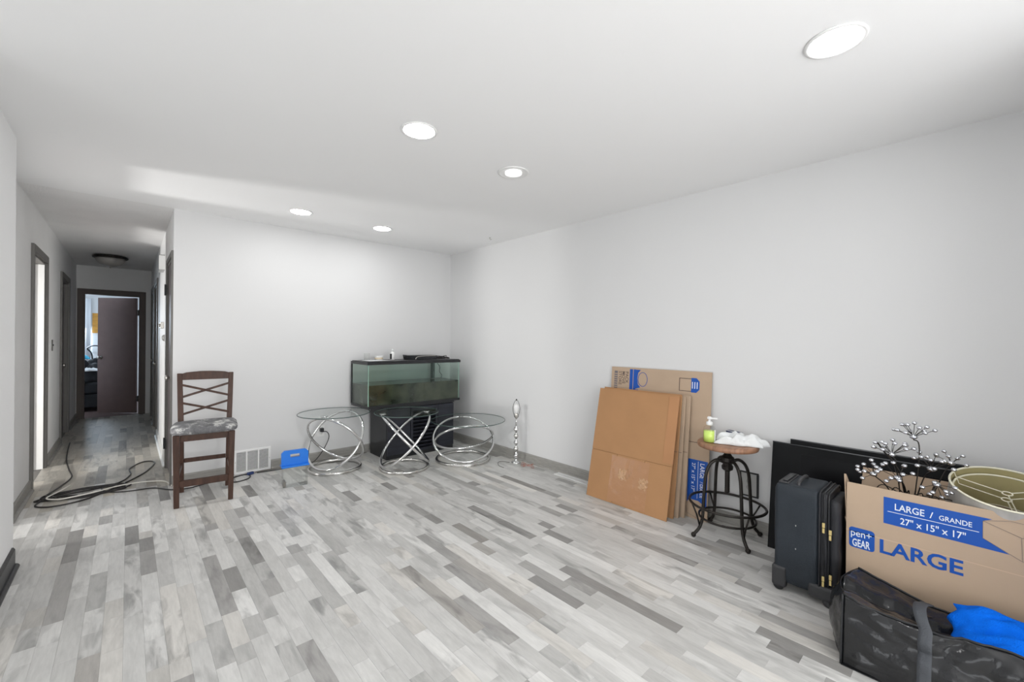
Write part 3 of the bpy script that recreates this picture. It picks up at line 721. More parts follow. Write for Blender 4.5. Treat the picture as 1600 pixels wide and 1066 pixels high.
def ring_table(lab, bc, bR, ringsA, gz, gR, gc):
    tt = thing('ring_table', lab, 'table', (bc[0], bc[1], 0), 0, 'chrome ring tables with round glass tops')
    O = Vector((bc[0], bc[1], 0))
    obj('base_ring', MB().tube([(bR * math.cos(2 * PI * k / 64), bR * math.sin(2 * PI * k / 64), .016) for k in range(64)], .0155, 10, True), M['chromedull'], tt)
    obj('base_lip', MB().tube([(bR * 1.03 * math.cos(2 * PI * k / 64), bR * 1.03 * math.sin(2 * PI * k / 64), .006) for k in range(64)], .0055, 6, True), M['chromedull'], tt)
    for (c, R, az, ti) in ringsA:
        P = ring_pts(Vector(c) - O, R, az, ti)
        hi = max(P, key=lambda p: p.z); lo = min(P, key=lambda p: p.z)
        r_ = obj('tilted_ring', MB().tube(P, .0125, 10, True), M['chrome'], tt)
        dirv = Vector((hi.x - (c[0] - O.x), hi.y - (c[1] - O.y), 0)).normalized()
        pc = Vector((hi.x, hi.y, 0)) - dirv * .01
        obj('glass_pad', MB().lathe([(.012, gz - .022), (.03, gz - .012), (.034, gz - .004), (.034, gz)], (pc.x, pc.y, 0), 18), M['chrome'], r_)
    cx, cy = gc[0] - bc[0], gc[1] - bc[1]
    g = obj('glass_top', MB().lathe([(1e-5, gz), (gR - .001, gz), (gR, gz + .002), (gR, gz + .008), (gR - .001, gz + .010), (1e-5, gz + .010)], (cx, cy, 0), 72, smooth=False), M['tableglass'], tt)
    obj('polished_edge', MB().tube([(cx + gR * math.cos(2 * PI * k / 72), cy + gR * math.sin(2 * PI * k / 72), gz + .005) for k in range(72)], .0042, 6, True), M['glassedge'], g)
    return tt


ring_table('leftmost round glass table on interlocked chrome rings, left of the aquarium', (1.549, 4.343), .243,
           [((1.5508, 4.3407, .290), .315, 3.5775, .9668), ((1.5425, 4.3141, .298), .296, .5578, .9333)], .562, .335, (1.53, 4.31))
ring_table('middle round glass table with crossed chrome rings in front of the aquarium cabinet', (2.088, 3.905), .235,
           [((2.089, 3.90, .300), .340, 2.8996, .8269), ((2.093, 3.90, .305), .335, 5.9151, .8135)], .565, .315, (2.10, 3.885))
ring_table('low wide round glass coffee table on chrome rings near the corner', (2.717, 3.764), .285,
           [((2.729, 3.775, .229), .330, 4.2093, .6017), ((2.7275, 3.762, .233), .318, 1.1485, .6019)], .428, .40, (2.76, 3.73))

# ------------------------------------------------------------------ aquarium and cabinet
cb = thing('aquarium_cabinet', 'black aquarium cabinet with louvred middle under the fish tank', 'cabinet', (2.495, 4.465, 0))
cx, cy0, cy1, ctop = .43, -.215, .21, .572
NV = M['navy']
obj('body', MB().box(-cx, -cx + .018, cy0 + .02, cy1, 0, ctop - .02).box(cx - .018, cx, cy0 + .02, cy1, 0, ctop - .02).box(-cx + .018, cx - .018, cy1 - .01, cy1, 0, ctop - .02)
    .box(-cx + .018, cx - .018, cy0 + .02, cy1 - .01, 0, .05).box(-.16, -.145, cy0 + .02, cy1 - .01, .05, ctop - .02).box(.2, .215, cy0 + .02, cy1 - .01, .05, ctop - .02), M['black'], cb)
obj('top_board', MB().box(-cx - .004, cx + .004, cy0, cy1, ctop - .02, ctop), M['black'], cb, bevel=.003)
obj('door', MB().box(-cx + .004, -.155, cy0, cy0 + .018, .045, ctop - .026), NV, cb, bevel=.003)
obj('door', MB().box(.212, cx - .004, cy0, cy0 + .018, .045, ctop - .026), NV, cb, bevel=.003)
dr = obj('louvred_door', MB().box(-.148, -.12, cy0, cy0 + .018, .045, ctop - .026).box(.175, .205, cy0, cy0 + .018, .045, ctop - .026).box(-.12, .175, cy0, cy0 + .018, .045, .075).box(-.12, .175, cy0, cy0 + .018, ctop - .06, ctop - .026), NV, cb)
for i in range(11):
    z = .095 + i * .0405
    obj('slat', MB().box(-.12, .175, -.016, .016, -.003, .003, Matrix.Translation((0, cy0 + .012, z)) @ Matrix.Rotation(math.radians(-52), 4, 'X')), NV, dr)
obj('toe_kick', MB().box(-cx + .004, cx - .004, cy0 + .012, cy0 + .02, 0, .045), M['black'], cb)
tk = thing('aquarium', 'rectangular glass fish tank with murky water on the black cabinet', 'aquarium', (2.425, 4.468, ctop))
ax, ay0, ay1, ah = .583, -.222, .215, .49
g = .008
BL = M['black']
obj('bottom_trim', MB().box(-ax, ax, ay0, ay0 + .02, 0, .028).box(-ax, ax, ay1 - .02, ay1, 0, .028).box(-ax, -ax + .02, ay0 + .02, ay1 - .02, 0, .028).box(ax - .02, ax, ay0 + .02, ay1 - .02, 0, .028).box(-ax + .02, ax - .02, ay0 + .02, ay1 - .02, .004, .012), BL, tk, bevel=.002)
obj('front_pane', MB().box(-ax + .004, ax - .004, ay0 + .003, ay0 + .003 + g, .012, ah - .004), M['tankglass'], tk)
obj('back_pane', MB().box(-ax + .004, ax - .004, ay1 - .003 - g, ay1 - .003, .012, ah - .004), M['tankglass'], tk)
for sx in (-1, 1):
    x0, x1 = sorted((sx * (ax - .004), sx * (ax - .004 - g)))
    obj('side_pane', MB().box(x0, x1, ay0 + .012, ay1 - .012, .012, ah - .004), M['tankglass'], tk)
for sx in (-1, 1):
    obj('silicone_seam', MB().box(sx * (ax - .014) - .003, sx * (ax - .014) + .003, ay0 + .012, ay0 + .018, .028, ah - .02), mat('silicone', sr(190, 215, 205), .3), tk)
obj('top_trim', MB().box(-ax - .004, ax + .004, ay0 - .004, ay0 + .022, ah - .028, ah).box(-ax - .004, ax + .004, ay1 - .022, ay1 + .004, ah - .028, ah).box(-ax - .004, -ax + .022, ay0 + .022, ay1 - .022, ah - .028, ah).box(ax - .022, ax + .004, ay0 + .022, ay1 - .022, ah - .028, ah).box(-.015, .015, ay0 + .022, ay1 - .022, ah - .02, ah - .002), BL, tk, bevel=.002)
obj('lid', MB().box(-ax + .004, ax - .004, ay0 + .01, ay1 - .01, ah + .0005, ah + .008), BL, tk, bevel=.002)
obj('corner_post', MB().box(-ax - .003, -ax + .012, ay1 - .012, ay1 + .003, .02, ah - .02), BL, tk)
obj('water', MB().box(-ax + .014, ax - .014, ay0 + .0125, ay1 - .0125, .013, .245), M['water'], tk)
obj('standpipe', MB().box(.40, .425, .1, .16, .25, ah - .03).tube(spline([(.43, .05, .44), (.445, .02, .40), (.43, .0, .34), (.45, -.02, .30), (.44, -.02, .26)], 6), .004), M['glassedge'], tk)
ztop = ctop + ah + .0088
# things on the lid
tag(obj('paper_sheet', MB().grid(lambda u, v: (-.14 + .26 * u, -.10 + .2 * v, .0005 + .004 * math.sin(u * 5) * v), 8, 4), M['paper'], solid=.0008, loc=(2.02, 4.40, ztop + .002)), 'white papers lying flat on the left end of the aquarium lid', 'paper')
tag(obj('glass_cup', MB().lathe([(.026, 0), (.03, .003), (.033, .075), (.031, .075), (.028, .004), (1e-5, .004)], seg=20), M['clearpl'], loc=(1.985, 4.60, ztop)), 'small clear cup behind the papers on the aquarium', 'cup')
jr = thing('white_tub', 'squat white tub with beige band on the aquarium lid', 'tub', (2.09, 4.52, ztop))
obj('tub', MB().lathe([(.040, 0), (.045, .003), (.045, .035), (.043, .038)], seg=24), M['whitepl'], jr)
obj('band', MB().lathe([(.0457, .010), (.0457, .030)], seg=24), mat('beige_band', sr(205, 190, 165), .5), jr)
obj('lid', MB().lathe([(.047, .036), (.047, .046), (.044, .048), (1e-5, .048)], seg=24), M['whitepl'], jr)
btl = thing('white_bottle', 'slim white bottle with pale cap standing on the aquarium', 'bottle', (2.245, 4.50, ztop))
obj('bottle', MB().lathe([(.022, 0), (.024, .003), (.024, .075), (.016, .09), (.01, .096)], seg=20), M['whitepl'], btl)
obj('cap', MB().lathe([(.011, .095), (.011, .118), (.008, .124), (1e-5, .125)], seg=16), M['paper'], btl)
obj('label_strip', MB().box(-.0252, -.018, -.016, .016, .01, .07), M['darkcloth'], btl)
bb = thing('black_device', 'flat black electronic box with a silver curve on the aquarium', 'device', (2.59, 4.50, ztop), math.radians(-2))
obj('case', MB().hexa([(-.17, -.07, 0), (.20, -.07, 0), (.20, .07, 0), (-.17, .07, 0)], [(-.185, -.075, .05), (.195, -.07, .048), (.195, .07, .05), (-.185, .07, .055)]), M['blackgloss'], bb, bevel=.005)
obj('chrome_arc', MB().tube(spline([(-.09, -.079, .004), (-.07, -.08, .028), (.0, -.08, .036), (.10, -.078, .040), (.18, -.076, .04)], 8), .005, 6), M['nickel'], bb)
for j, (px_, py_, lab) in enumerate(((2.86, 4.46, 'tangled black cable bundle on the right end of the aquarium'),)):
    rr = random.Random(5); P = []
    for i in range(40): P.append((.07 * math.cos(i * 1.1) + rr.uniform(-.02, .02), .05 * math.sin(i * 1.3) + rr.uniform(-.015, .015), .006 + .035 * abs(math.sin(i * .7)) * rr.random()))
    P += [(.09, .02, .02), (.13, .03, .015), (.12, -.02, .006), (.07, -.04, .006)]
    tag(obj('cable_bundle', MB().tube(spline(P, 5), .0038, 6), M['cordblk'], loc=(px_, py_, ztop)), lab, 'cable')

# ------------------------------------------------------------------ table lamp base
lp = thing('table_lamp', 'chrome table lamp base without shade by the right wall, harp on top', 'lamp', (3.075, 3.30, 0))
cc = M['chrome']
obj('foot', MB().lathe([(.05, 0), (.052, .004), (.044, .012), (.022, .02), (.014, .03), (.018, .045)], seg=24), cc, lp)
z = .045
for i in range(5):
    h = .07
    obj('stacked_ball', MB().lathe([(.008, z), (.02, z + h * .18), (.026, z + h * .42), (.02, z + h * .68), (.008, z + h * .86), (.012, z + h)], seg=18), M['chromedull'] if i % 2 else cc, lp)
    z += h
obj('neck', MB().tube([(0, 0, z), (0, 0, z + .08)], .009, 10), cc, lp)
z += .08
obj('socket', MB().lathe([(.014, z), (.02, z + .01), (.02, z + .045), (.016, z + .055)], seg=18), M['nickel'], lp)
obj('bulb', MB().lathe([(.013, z + .05), (.014, z + .065), (.027, z + .095), (.03, z + .12), (.022, z + .143), (1e-5, z + .152)], seg=18), M['bulb'], lp)
hp = spline([(-.02, 0, z + .01), (-.034, 0, z + .07), (-.036, 0, z + .12), (-.02, 0, z + .175), (0, 0, z + .19), (.02, 0, z + .175), (.036, 0, z + .12), (.034, 0, z + .07), (.02, 0, z + .01)], 6)
mz = Matrix.Rotation(math.radians(-42), 3, 'Z')
obj('harp', MB().tube([mz @ p for p in hp], .0022, 6), M['darkmetal'], lp)
obj('finial', MB().ball((0, 0, z + .198), .008), M['darkmetal'], lp)
rr = random.Random(9)
P = [(.05 * math.cos(i * 1.2) + rr.uniform(-.03, .03), -.03 - i * .012 + .03 * math.sin(i * 1.9), .003 + .02 * abs(math.sin(i * 1.3))) for i in range(14)]
tag(obj('wire_bundle', MB().tube(spline(P, 6), .0026, 6), M['wirered'], loc=(3.07, 3.22, 0)), 'tangle of reddish thin wires at the foot of the lamp base', 'wire')
cord('curled_cable', [(3.02, 3.34), (2.98, 3.42), (2.93, 3.42), (2.86, 3.33), (2.85, 3.24)], .003, M['cordgry'], 'thin grey lamp cord curling on the floor by the coffee table')

# ------------------------------------------------------------------ leaning cardboard flats
def leaning(name, lab, xb, xt, y0, y1, h, th, m, group=None, z0=0.001, skew=0.0):
    """flat sheet leaning on the right wall. local: u along -Y (0 at y0 left), v up the sheet, w = thickness out of the face"""
    tt = thing(name, lab, 'cardboard' if 'card' in name else 'panel', (xb, y0, z0), 0, group)
    s_ = (xt - xb) / h; ang = math.asin(min(.99, s_))
    U = Vector((0, -1, 0)); V = Vector((math.sin(ang), 0, math.cos(ang))); Wn = U.cross(V).normalized()
    if Wn.x > 0: Wn = -Wn
    mt_ = Matrix((( U.x, V.x, Wn.x, 0), (U.y, V.y, Wn.y, 0), (U.z, V.z, Wn.z, 0), (0, 0, 0, 1)))
    return tt, mt_


G = 'cardboard flats leaning on the right wall'
# big back flat with prints
Lw, Lh = .868, 1.085
tt, mt_ = leaning('flattened_carton', 'large printed flattened carton at the back, blue stripes and lettering', 3.105, 3.176, 2.168, 1.30, Lh, .005, M['card2'], G)
obj('sheet', MB().box(0, Lw, 0, Lh, -.0035, .0, mt_), M['card2'], tt)
obj('fold_sheet', MB().box(0.0, Lw - .004, .003, Lh - .004, -.009, -.0045, mt_), M['card2'], tt)


def on(mt_, u, v, rot=0, w=.0006):   # text placement on the face
    return mt_ @ Matrix.Translation((u, v, w)) @ Matrix.Rotation(rot, 4, 'Z')


def flat(name, pts, m, parent, mt_, w0=.0002, w1=.0008):
    mb = MB(); n_ = len(pts); P = [mt_ @ Vector((p[0], p[1], w0)) for p in pts]
    mb.prism(P, mt_.to_3x3() @ Vector((0, 0, w1 - w0)))
    return obj(name, mb, m, parent)


def rect(u0, v0, u1, v1): return [(u0, v0), (u1, v0), (u1, v1), (u0, v1)]


flat('barcode_block', rect(.03, .88, .062, 1.05), M['greyink'], tt, mt_)
for i in range(8): flat('barcode_line', rect(.032, .89 + i * .019, .06, .897 + i * .019), M['card2'], tt, mt_, .0009, .0013)
for i, s_ in enumerate(('PACK', 'MOVE', 'STORE')):
    text('printed_word', s_, .040, M['brownink'], tt, on(mt_, .142 - i * .034, 1.050, -PI / 2), .010, 1.0)
flat('blue_stripe', rect(.182, .855, .212, 1.072), M['blueink'], tt, mt_)
flat('blue_stripe', rect(.218, .855, .24, 1.072), M['blueink'], tt, mt_)
arc = [(.24, 1.06), (.275, 1.06)] + [(.275 + .02 * math.cos(a) - .03, .985 + .06 * math.sin(a)) for a in [PI / 2 - k * PI / 8 for k in range(1, 8)]] + [(.25, .92), (.31, .885), (.325, .862), (.24, .855)]
flat('blue_stripe', [(.24, 1.07), (.285, 1.07), (.262, 1.045), (.255, 1.00), (.262, .95), (.285, .925), (.24, .91)], M['blueink'], tt, mt_)
flat('blue_stripe', [(.24, .905), (.262, .905), (.30, .885), (.318, .862), (.24, .855)], M['blueink'], tt, mt_)
obj('printed_ring', MB().tube([mt_ @ Vector((.305 + .042 * math.cos(a), .992 + .058 * math.sin(a), .0012)) for a in [2 * PI * k / 28 for k in range(28)]], .0022, 5, True), M['blueink'], tt)
# badge upper right (code square left out)
flat('badge_frame', rect(.62, .93, .715, .935), M['brownink'], tt, mt_); flat('badge_frame', rect(.62, 1.025, .715, 1.03), M['brownink'], tt, mt_); flat('badge_frame', rect(.62, .935, .625, 1.025), M['brownink'], tt, mt_)
flat('blue_badge', [(.715, .925), (.755, .925), (.778, .95), (.778, 1.01), (.755, 1.035), (.715, 1.035)], M['blueink'], tt, mt_)
for i in range(3): flat('printed_line', rect(.722 + i * .018, .955, .728 + i * .018, 1.005), M['whiteink'], tt, mt_, .001, .0014)
flat('printed_line', rect(.655, .76, .661, .90), M['brownink'], tt, mt_); flat('printed_line', rect(.675, .60, .681, .90), M['greyink'], tt, mt_); flat('printed_line', rect(.645, .62, .658, .76), M['greyink'], tt, mt_); flat('printed_line', rect(.70, .60, .705, .89), M['greyink'], tt, mt_)
flat('fold_line', rect(0, .555, Lw, .559), M['brownink'], tt, mt_)
flat('fold_line', rect(.435, .83, .4375, .90), M['brownink'], tt, mt_)
# blue label block running down, cube drawing under it
flat('blue_label', [(.715, .43), (.86, .43), (.86, .10), (.80, .135), (.73, .135), (.715, .11)], M['blueink'], tt, mt_)
text('printed_word', 'LARGE', .046, M['whiteink'], tt, on(mt_, .806, .412, -PI / 2, .0011), .010, .80)
text('printed_word', '/ GRANDE', .032, M['whiteink'], tt, on(mt_, .808, .278, -PI / 2, .0011), .006, .80)
flat('printed_line', rect(.789, .15, .792, .42), M['whiteink'], tt, mt_, .001, .0014)
text('printed_word', '27" x 15" x 17"', .036, M['whiteink'], tt, on(mt_, .745, .405, -PI / 2, .0011), .006, .95)
for a, b in (((.73, .135), (.705, .09)), ((.705, .09), (.715, .03)), ((.715, .03), (.79, .01)), ((.79, .01), (.85, .06)), ((.85, .06), (.80, .135)), ((.73, .135), (.78, .075)), ((.78, .075), (.79, .01))):
    obj('cube_line', MB().beam(mt_ @ Vector((*a, .0008)), mt_ @ Vector((*b, .0008)), .0018, .0008), M['greyink'], tt)
flat('red_mark', rect(.118, .822, .136, .842), M['redink'], tt, mt_); flat('red_mark', rect(.150, .820, .178, .840), M['redink'], tt, mt_)

# middle flats
for i, (xb, xt, y0, y1, h, lab) in enumerate(((3.052, 3.140, 2.10, 1.447, .905, 'pale flattened carton just in front of the large printed one'),
                                             (3.015, 3.118, 2.16, 1.475, .90, 'thin flattened carton third from the wall in the leaning stack'),
                                             (2.975, 3.100, 2.19, 1.495, .915, 'flattened carton directly behind the front brown one'))):
    tt, mt_ = leaning('flattened_carton', lab, xb, xt, y0, y1, h, .02, M['card2'], G)
    m_ = M['card2'] if i < 2 else M['card']
    obj('sheet', MB().box(0, y0 - y1, 0, h, -.004, 0, mt_), m_, tt)
    obj('fold_sheet', MB().box(.004, y0 - y1 - .006, .004, h - .004, -.0105, -.006, mt_), m_, tt)
    obj('folded_edge', MB().tube([mt_ @ Vector((y0 - y1, .004, -.0052)), mt_ @ Vector((y0 - y1, h - .004, -.0052))], .0052, 8), m_, tt)
    flat('fold_line', rect(.02, h * .53, y0 - y1, h * .53 + .003), M['brownink'], tt, mt_)
# front flat
h = .915; wd_ = .722
tt, mt_ = leaning('flattened_carton', 'plain brown flattened carton at the front with shiny tape on its lower half', 2.892, 3.080, 2.222, 1.50, h, .01, M['card'], G)
cut = .39
obj('sheet', MB().box(0, wd_, cut, h, -.005, 0, mt_), M['card'], tt, bevel=.001)
obj('lower_flap', MB().box(.0, .252, 0, cut - .003, -.005, 0, mt_), M['card'], tt, bevel=.001)
obj('lower_flap', MB().box(.255, .50, .0, cut - .001, -.0055, -.001, mt_), M['card'], tt, bevel=.001)
obj('lower_flap', MB().box(.503, wd_, 0, cut - .003, -.005, 0, mt_), M['card'], tt, bevel=.001)
obj('rear_sheet', MB().box(.004, wd_ - .006, .004, h - .004, -.012, -.0065, mt_), M['card'], tt)
obj('side_flap', MB().box(wd_ - .075, wd_ + .004, cut + .02, h - .01, .0005, .004, mt_), mat('side_flap_card', sr(180, 132, 92), .8, var=.05), tt)
obj('packing_tape', MB().grid(lambda u, v: mt_ @ Vector((.205 + .34 * u, .015 + .36 * v, .0012 + .0012 * mn.noise(Vector((u * 9, v * 9, 1))))), 26, 26), mat('flap_tape', sr(176, 130, 92), .35, bump=.3, bscale=30, coat=.3), tt)
for (u, v) in ((.29, .20), (.47, .17)):
    obj('shiny_tape', MB().grid(lambda a, b: mt_ @ Vector((u + .07 * a + .018 * mn.noise(Vector((b * 4, u * 9, 1))), v + .08 * b + .02 * mn.noise(Vector((a * 4, v * 30, 5))), .0035 + .003 * mn.noise(Vector((a * 5 + u * 30, b * 5, 2))))), 14, 14), M['tape'], tt)
for k in range(5): flat('stamp_mark', rect(.365 + .014 * (k % 3), .215 + .022 * k, .371 + .014 * (k % 3), .232 + .022 * k), M['cardedge'], tt, mt_, .0028, .0034)

# ------------------------------------------------------------------ black panels leaning
def panel(lab, xb, xt, y0, wid, h, rim):
    tt, mt_ = leaning('black_board', lab, xb, xt, y0, y0 - wid, h, .02, M['panel'], 'black panels leaning on the right wall')
    obj('panel_face', MB().box(0, wid, 0, h, -.022, 0, mt_), M['panel'], tt, bevel=.002)
    obj('edge_strip', MB().box(0, wid, h, h + .006, -.022, .001, mt_), M['blackgloss'], tt)
    if rim: obj('glossy_screen', MB().box(.16, wid - .03, .10, h - .05, .0005, .0015, mt_), mat('dark_screen', (0.004, 0.004, 0.005), .35, spec=.15), tt)
    return tt


panel('front large black rectangular panel behind the suitcase and carton', 3.035, 3.125, .889, .93, .665, True)
panel('rear black panel showing as a thin strip above the front panel', 3.095, 3.165, .80, .93, .685, False)

# ------------------------------------------------------------------ round stool
st = thing('round_stool', 'round wooden seat stool on a dark metal screw base with four legs', 'stool', (2.985, 1.118, 0))
DM = M['darkmetal']
obj('seat', MB().lathe([(.165, .598), (.182, .602), (.187, .615), (.184, .630), (.176, .634), (1e-5, .632)], seg=48), M['seatwood'], st)
obj('seat_plate', MB().lathe([(.06, .588), (.06, .5975)], seg=20).beam((-.11, 0, .593), (.11, 0, .593), .008, .02, (0, 0, 1)).beam((0, -.11, .593), (0, .11, .593), .008, .02, (0, 0, 1)), DM, st)
obj('screw_post', MB().lathe([(.014, .30)] + [(.014 + .0025 * (k % 2), .30 + k * .006) for k in range(1, 48)] + [(.014, .588)], seg=12), DM, st)
obj('hub', MB().lathe([(.02, .445), (.034, .455), (.036, .475), (.028, .487), (.03, .50), (.042, .51), (.042, .535), (.03, .545), (.02, .56)], seg=12, smooth=False), DM, st)
for a in (139, 232, 319, 49):
    a = math.radians(a); d = Vector((math.cos(a), math.sin(a), 0))
    P = spline([d * .03 + Vector((0, 0, .505)), d * .075 + Vector((0, 0, .517)), d * .12 + Vector((0, 0, .485)), d * .145 + Vector((0, 0, .42)), d * .155 + Vector((0, 0, .32)), d * .162 + Vector((0, 0, .2)), d * .168 + Vector((0, 0, .12)), d * .188 + Vector((0, 0, .06)), d * .226 + Vector((0, 0, .018))], 5)
    lg = obj('leg', MB().tube(P, .0105, 9), DM, st)
    obj('foot_cap', MB().ball(d * .226 + Vector((0, 0, .0165)), .0165, 10, 6), DM, lg)
    obj('brace', MB().tube([d * .168 + Vector((0, 0, .125)), d * .20 + Vector((0, 0, .17)), d * .232 + Vector((0, 0, .222))] if a > 4.4 or a < 1 else [d * .235 + Vector((0, 0, .222)), d * .205 + Vector((0, 0, .15)), d * .185 + Vector((0, 0, .075))], .0055, 6), DM, lg)
cut_ = []
for k in range(56):
    a = 2 * PI * k / 56; x_ = .232 * math.cos(a)
    cut_.append((min(x_, .195), .232 * math.sin(a), .225))
obj('foot_ring', MB().tube([(.196 * math.cos(2 * PI * k / 56) if math.cos(2 * PI * k / 56) > 0 else .232 * math.cos(2 * PI * k / 56), .232 * math.sin(2 * PI * k / 56), .225) for k in range(56)], .0085, 8, True), DM, st)
obj('lower_ring', MB().tube([(.172 * math.cos(2 * PI * k / 56), .172 * math.sin(2 * PI * k / 56), .13) for k in range(56)], .0075, 8, True), DM, st)
ZS = .6345
sp = thing('soap_pump_bottle', 'clear pump bottle of yellow green hand soap on the round stool', 'bottle', (2.905, 1.205, ZS), math.radians(20)); sp.scale = (1.15, 1.15, 1.05)
obj('bottle', MB().lathe([(.028, 0), (.033, .004), (.033, .085), (.028, .098), (.013, .106), (.013, .112)], seg=24), M['clearpl'], sp)
obj('soap', MB().lathe([(1e-5, .003), (.0315, .004), (.0315, .072), (1e-5, .072)], seg=24), M['soap'], sp)
obj('label_panel', MB().grid(lambda u, v: (.0335 * math.cos(-2.2 + 1.2 * u), .0335 * math.sin(-2.2 + 1.2 * u), .012 + .07 * v), 8, 1), M['whitepl'], sp)
obj('collar', MB().lathe([(.015, .108), (.018, .112), (.018, .128), (.007, .134), (.006, .15)], seg=18), M['whitepl'], sp)
obj('pump_head', MB().box(-.006, .006, -.042, .012, .148, .158).lathe([(.011, .146), (.011, .160), (.008, .163), (1e-5, .163)], seg=14), M['whitepl'], sp, bevel=.001)


def blob(name, lab, cat, loc, sx, sy, h, m, seed, rz=0, nu=44, freq=9, amp=.55):
    """crumpled cloth: thin sheet with folds that rests on what carries it"""
    def fn(u, v):
        x_ = (u - .5) * 2; y_ = (v - .5) * 2
        e = max(0, 1 - abs(x_) ** 3) * max(0, 1 - abs(y_) ** 3)
        wv = mn.noise(Vector((x_ * 1.5 + seed, y_ * 1.5, seed))) * .25
        z_ = h * e ** .5 * (.55 + amp * abs(mn.noise(Vector((x_ * freq * .22 + seed, y_ * freq * .3, 3.1 + seed)))) * 1.6 + .18 * mn.noise(Vector((x_ * freq, y_ * freq * .5, seed))))
        return (x_ * sx / 2 * (1 + wv), y_ * sy / 2 * (1 + .6 * mn.noise(Vector((x_ * 2, seed, y_)))), max(z_, 0) + .0015)
    o = obj(name, MB().grid(fn, nu, nu), m, solid=.0025)
    o.location = loc; o.rotation_euler = (0, 0, rz)
    return tag(o, lab, cat)


blob('white_cloth', 'crumpled white cloth draped over the round stool seat', 'cloth', (3.01, 1.045, ZS), .16, .25, .07, M['whitecloth'], 2.3, math.radians(25))
pk = thing('tissue_pack', 'small white packet with dark blue print behind the crumpled cloth', 'packet', (3.10, 1.115, ZS), math.radians(-20))
obj('packet', MB().box(-.018, .018, -.06, .06, 0, .058), M['whitepl'], pk, bevel=.006)
obj('blue_print', MB().box(-.0188, -.018, -.055, .055, .030, .056), mat('navy_print', sr(40, 50, 90), .5), pk)
obj('blue_print', MB().box(-.012, .014, -.056, .054, .0582, .0588), mat('navy_print2', sr(40, 50, 90), .5), pk)

# ------------------------------------------------------------------ suitcase
sc = thing('suitcase', 'dark charcoal upright suitcase with brass zip pulls between stool and carton', 'suitcase', (2.69, .595, 0))
X0, X1, Y0, Y1, H0, H1 = -.135, .135, -.075, .125, .045, .562


def rbox(name, x0, x1, y0, y1, z0, z1, r_, m, parent, seg=5):
    return obj(name, MB().box(x0, x1, y0, y1, z0, z1), m, parent, bevel=r_, seg=seg)


def softbox(name, x0, x1, y0, y1, z0, z1, m, parent, r_=.03, wob=.004, n=16, seed=1.0):
    mb = MB(); bm = bmesh.new(); bmesh.ops.create_cube(bm, size=2.0)
    bmesh.ops.subdivide_edges(bm, edges=bm.edges, cuts=n, use_grid_fill=True)
    hx, hy, hz = (x1 - x0) / 2, (y1 - y0) / 2, (z1 - z0) / 2; c = Vector(((x0 + x1) / 2, (y0 + y1) / 2, (z0 + z1) / 2))
    for v_ in bm.verts:
        p = Vector((v_.co.x * hx, v_.co.y * hy, v_.co.z * hz))
        q = Vector((max(-hx + r_, min(hx - r_, p.x)), max(-hy + r_, min(hy - r_, p.y)), max(-hz + r_, min(hz - r_, p.z))))
        d = p - q
        if d.length > 1e-7: p = q + d.normalized() * min(r_, d.length if min(abs(d.x), abs(d.y), abs(d.z)) > 99 else r_)
        nn = mn.noise(p * 14 + Vector((seed, 0, 0)))
        p += (d.normalized() if d.length > 1e-7 else Vector()) * nn * wob
        v_.co = p + c
    me = bpy.data.meshes.new(name); bm.to_mesh(me); bm.free()
    me.polygons.foreach_set('use_smooth', [True] * len(me.polygons)); me.materials.append(m)
    return link(name, me, parent)


softbox('main_shell', X0, X1, Y0, Y1, H0, H1, M['suitcase'], sc, .024, .002)
softbox('zip_section', X0 + .006, X1 - .006, Y0 - .04, Y0 + .01, H0 + .004, H1 - .004, M['suitcase2'], sc, .022, .003, seed=4)
softbox('front_pocket', X0 + .02, X1 - .02, Y0 - .078, Y0 - .03, H0 + .02, H1 - .035, M['suitcase2'], sc, .022, .006, seed=7)


def loop(y_, ins, z0, z1, r_=.03, n=6):
    P = []; x0, x1 = X0 + ins, X1 - ins
    for (cx_, cz_, a0) in ((x1 - r_, z1 - r_, 0), (x0 + r_, z1 - r_, PI / 2), (x0 + r_, z0 + r_, PI), (x1 - r_, z0 + r_, 3 * PI / 2)):
        for k in range(n + 1):
            a = a0 + PI / 2 * k / n; P.append((cx_ + r_ * math.cos(a), y_, cz_ + r_ * math.sin(a)))
    return P


obj('piping', MB().tube(loop(Y0 - .002, .0, H0, H1), .0045, 6, True), M['suitcase2'], sc)
obj('zipper', MB().tube(loop(Y0 - .02, .0045, H0 + .002, H1 - .002), .0035, 6, True), M['black'], sc)
obj('zipper', MB().tube(loop(Y0 - .038, .008, H0 + .006, H1 - .006), .004, 6, True), M['black'], sc)
for (y_, z_, ins) in ((Y0 - .02, .395, .0), (Y0 - .046, .365, .006), (Y0 - .02, .13, .0), (Y0 - .048, .145, .006)):
    zp = obj('zip_pull', MB().box(X0 + ins - .010, X0 + ins - .002, y_ - .006, y_ + .006, z_, z_ + .024), M['gold'], sc, bevel=.0015)
    obj('pull_tab', MB().box(X0 + ins - .011, X0 + ins - .007, y_ - .005, y_ + .005, z_ - .026, z_ - .002), M['gold'], zp, bevel=.001)
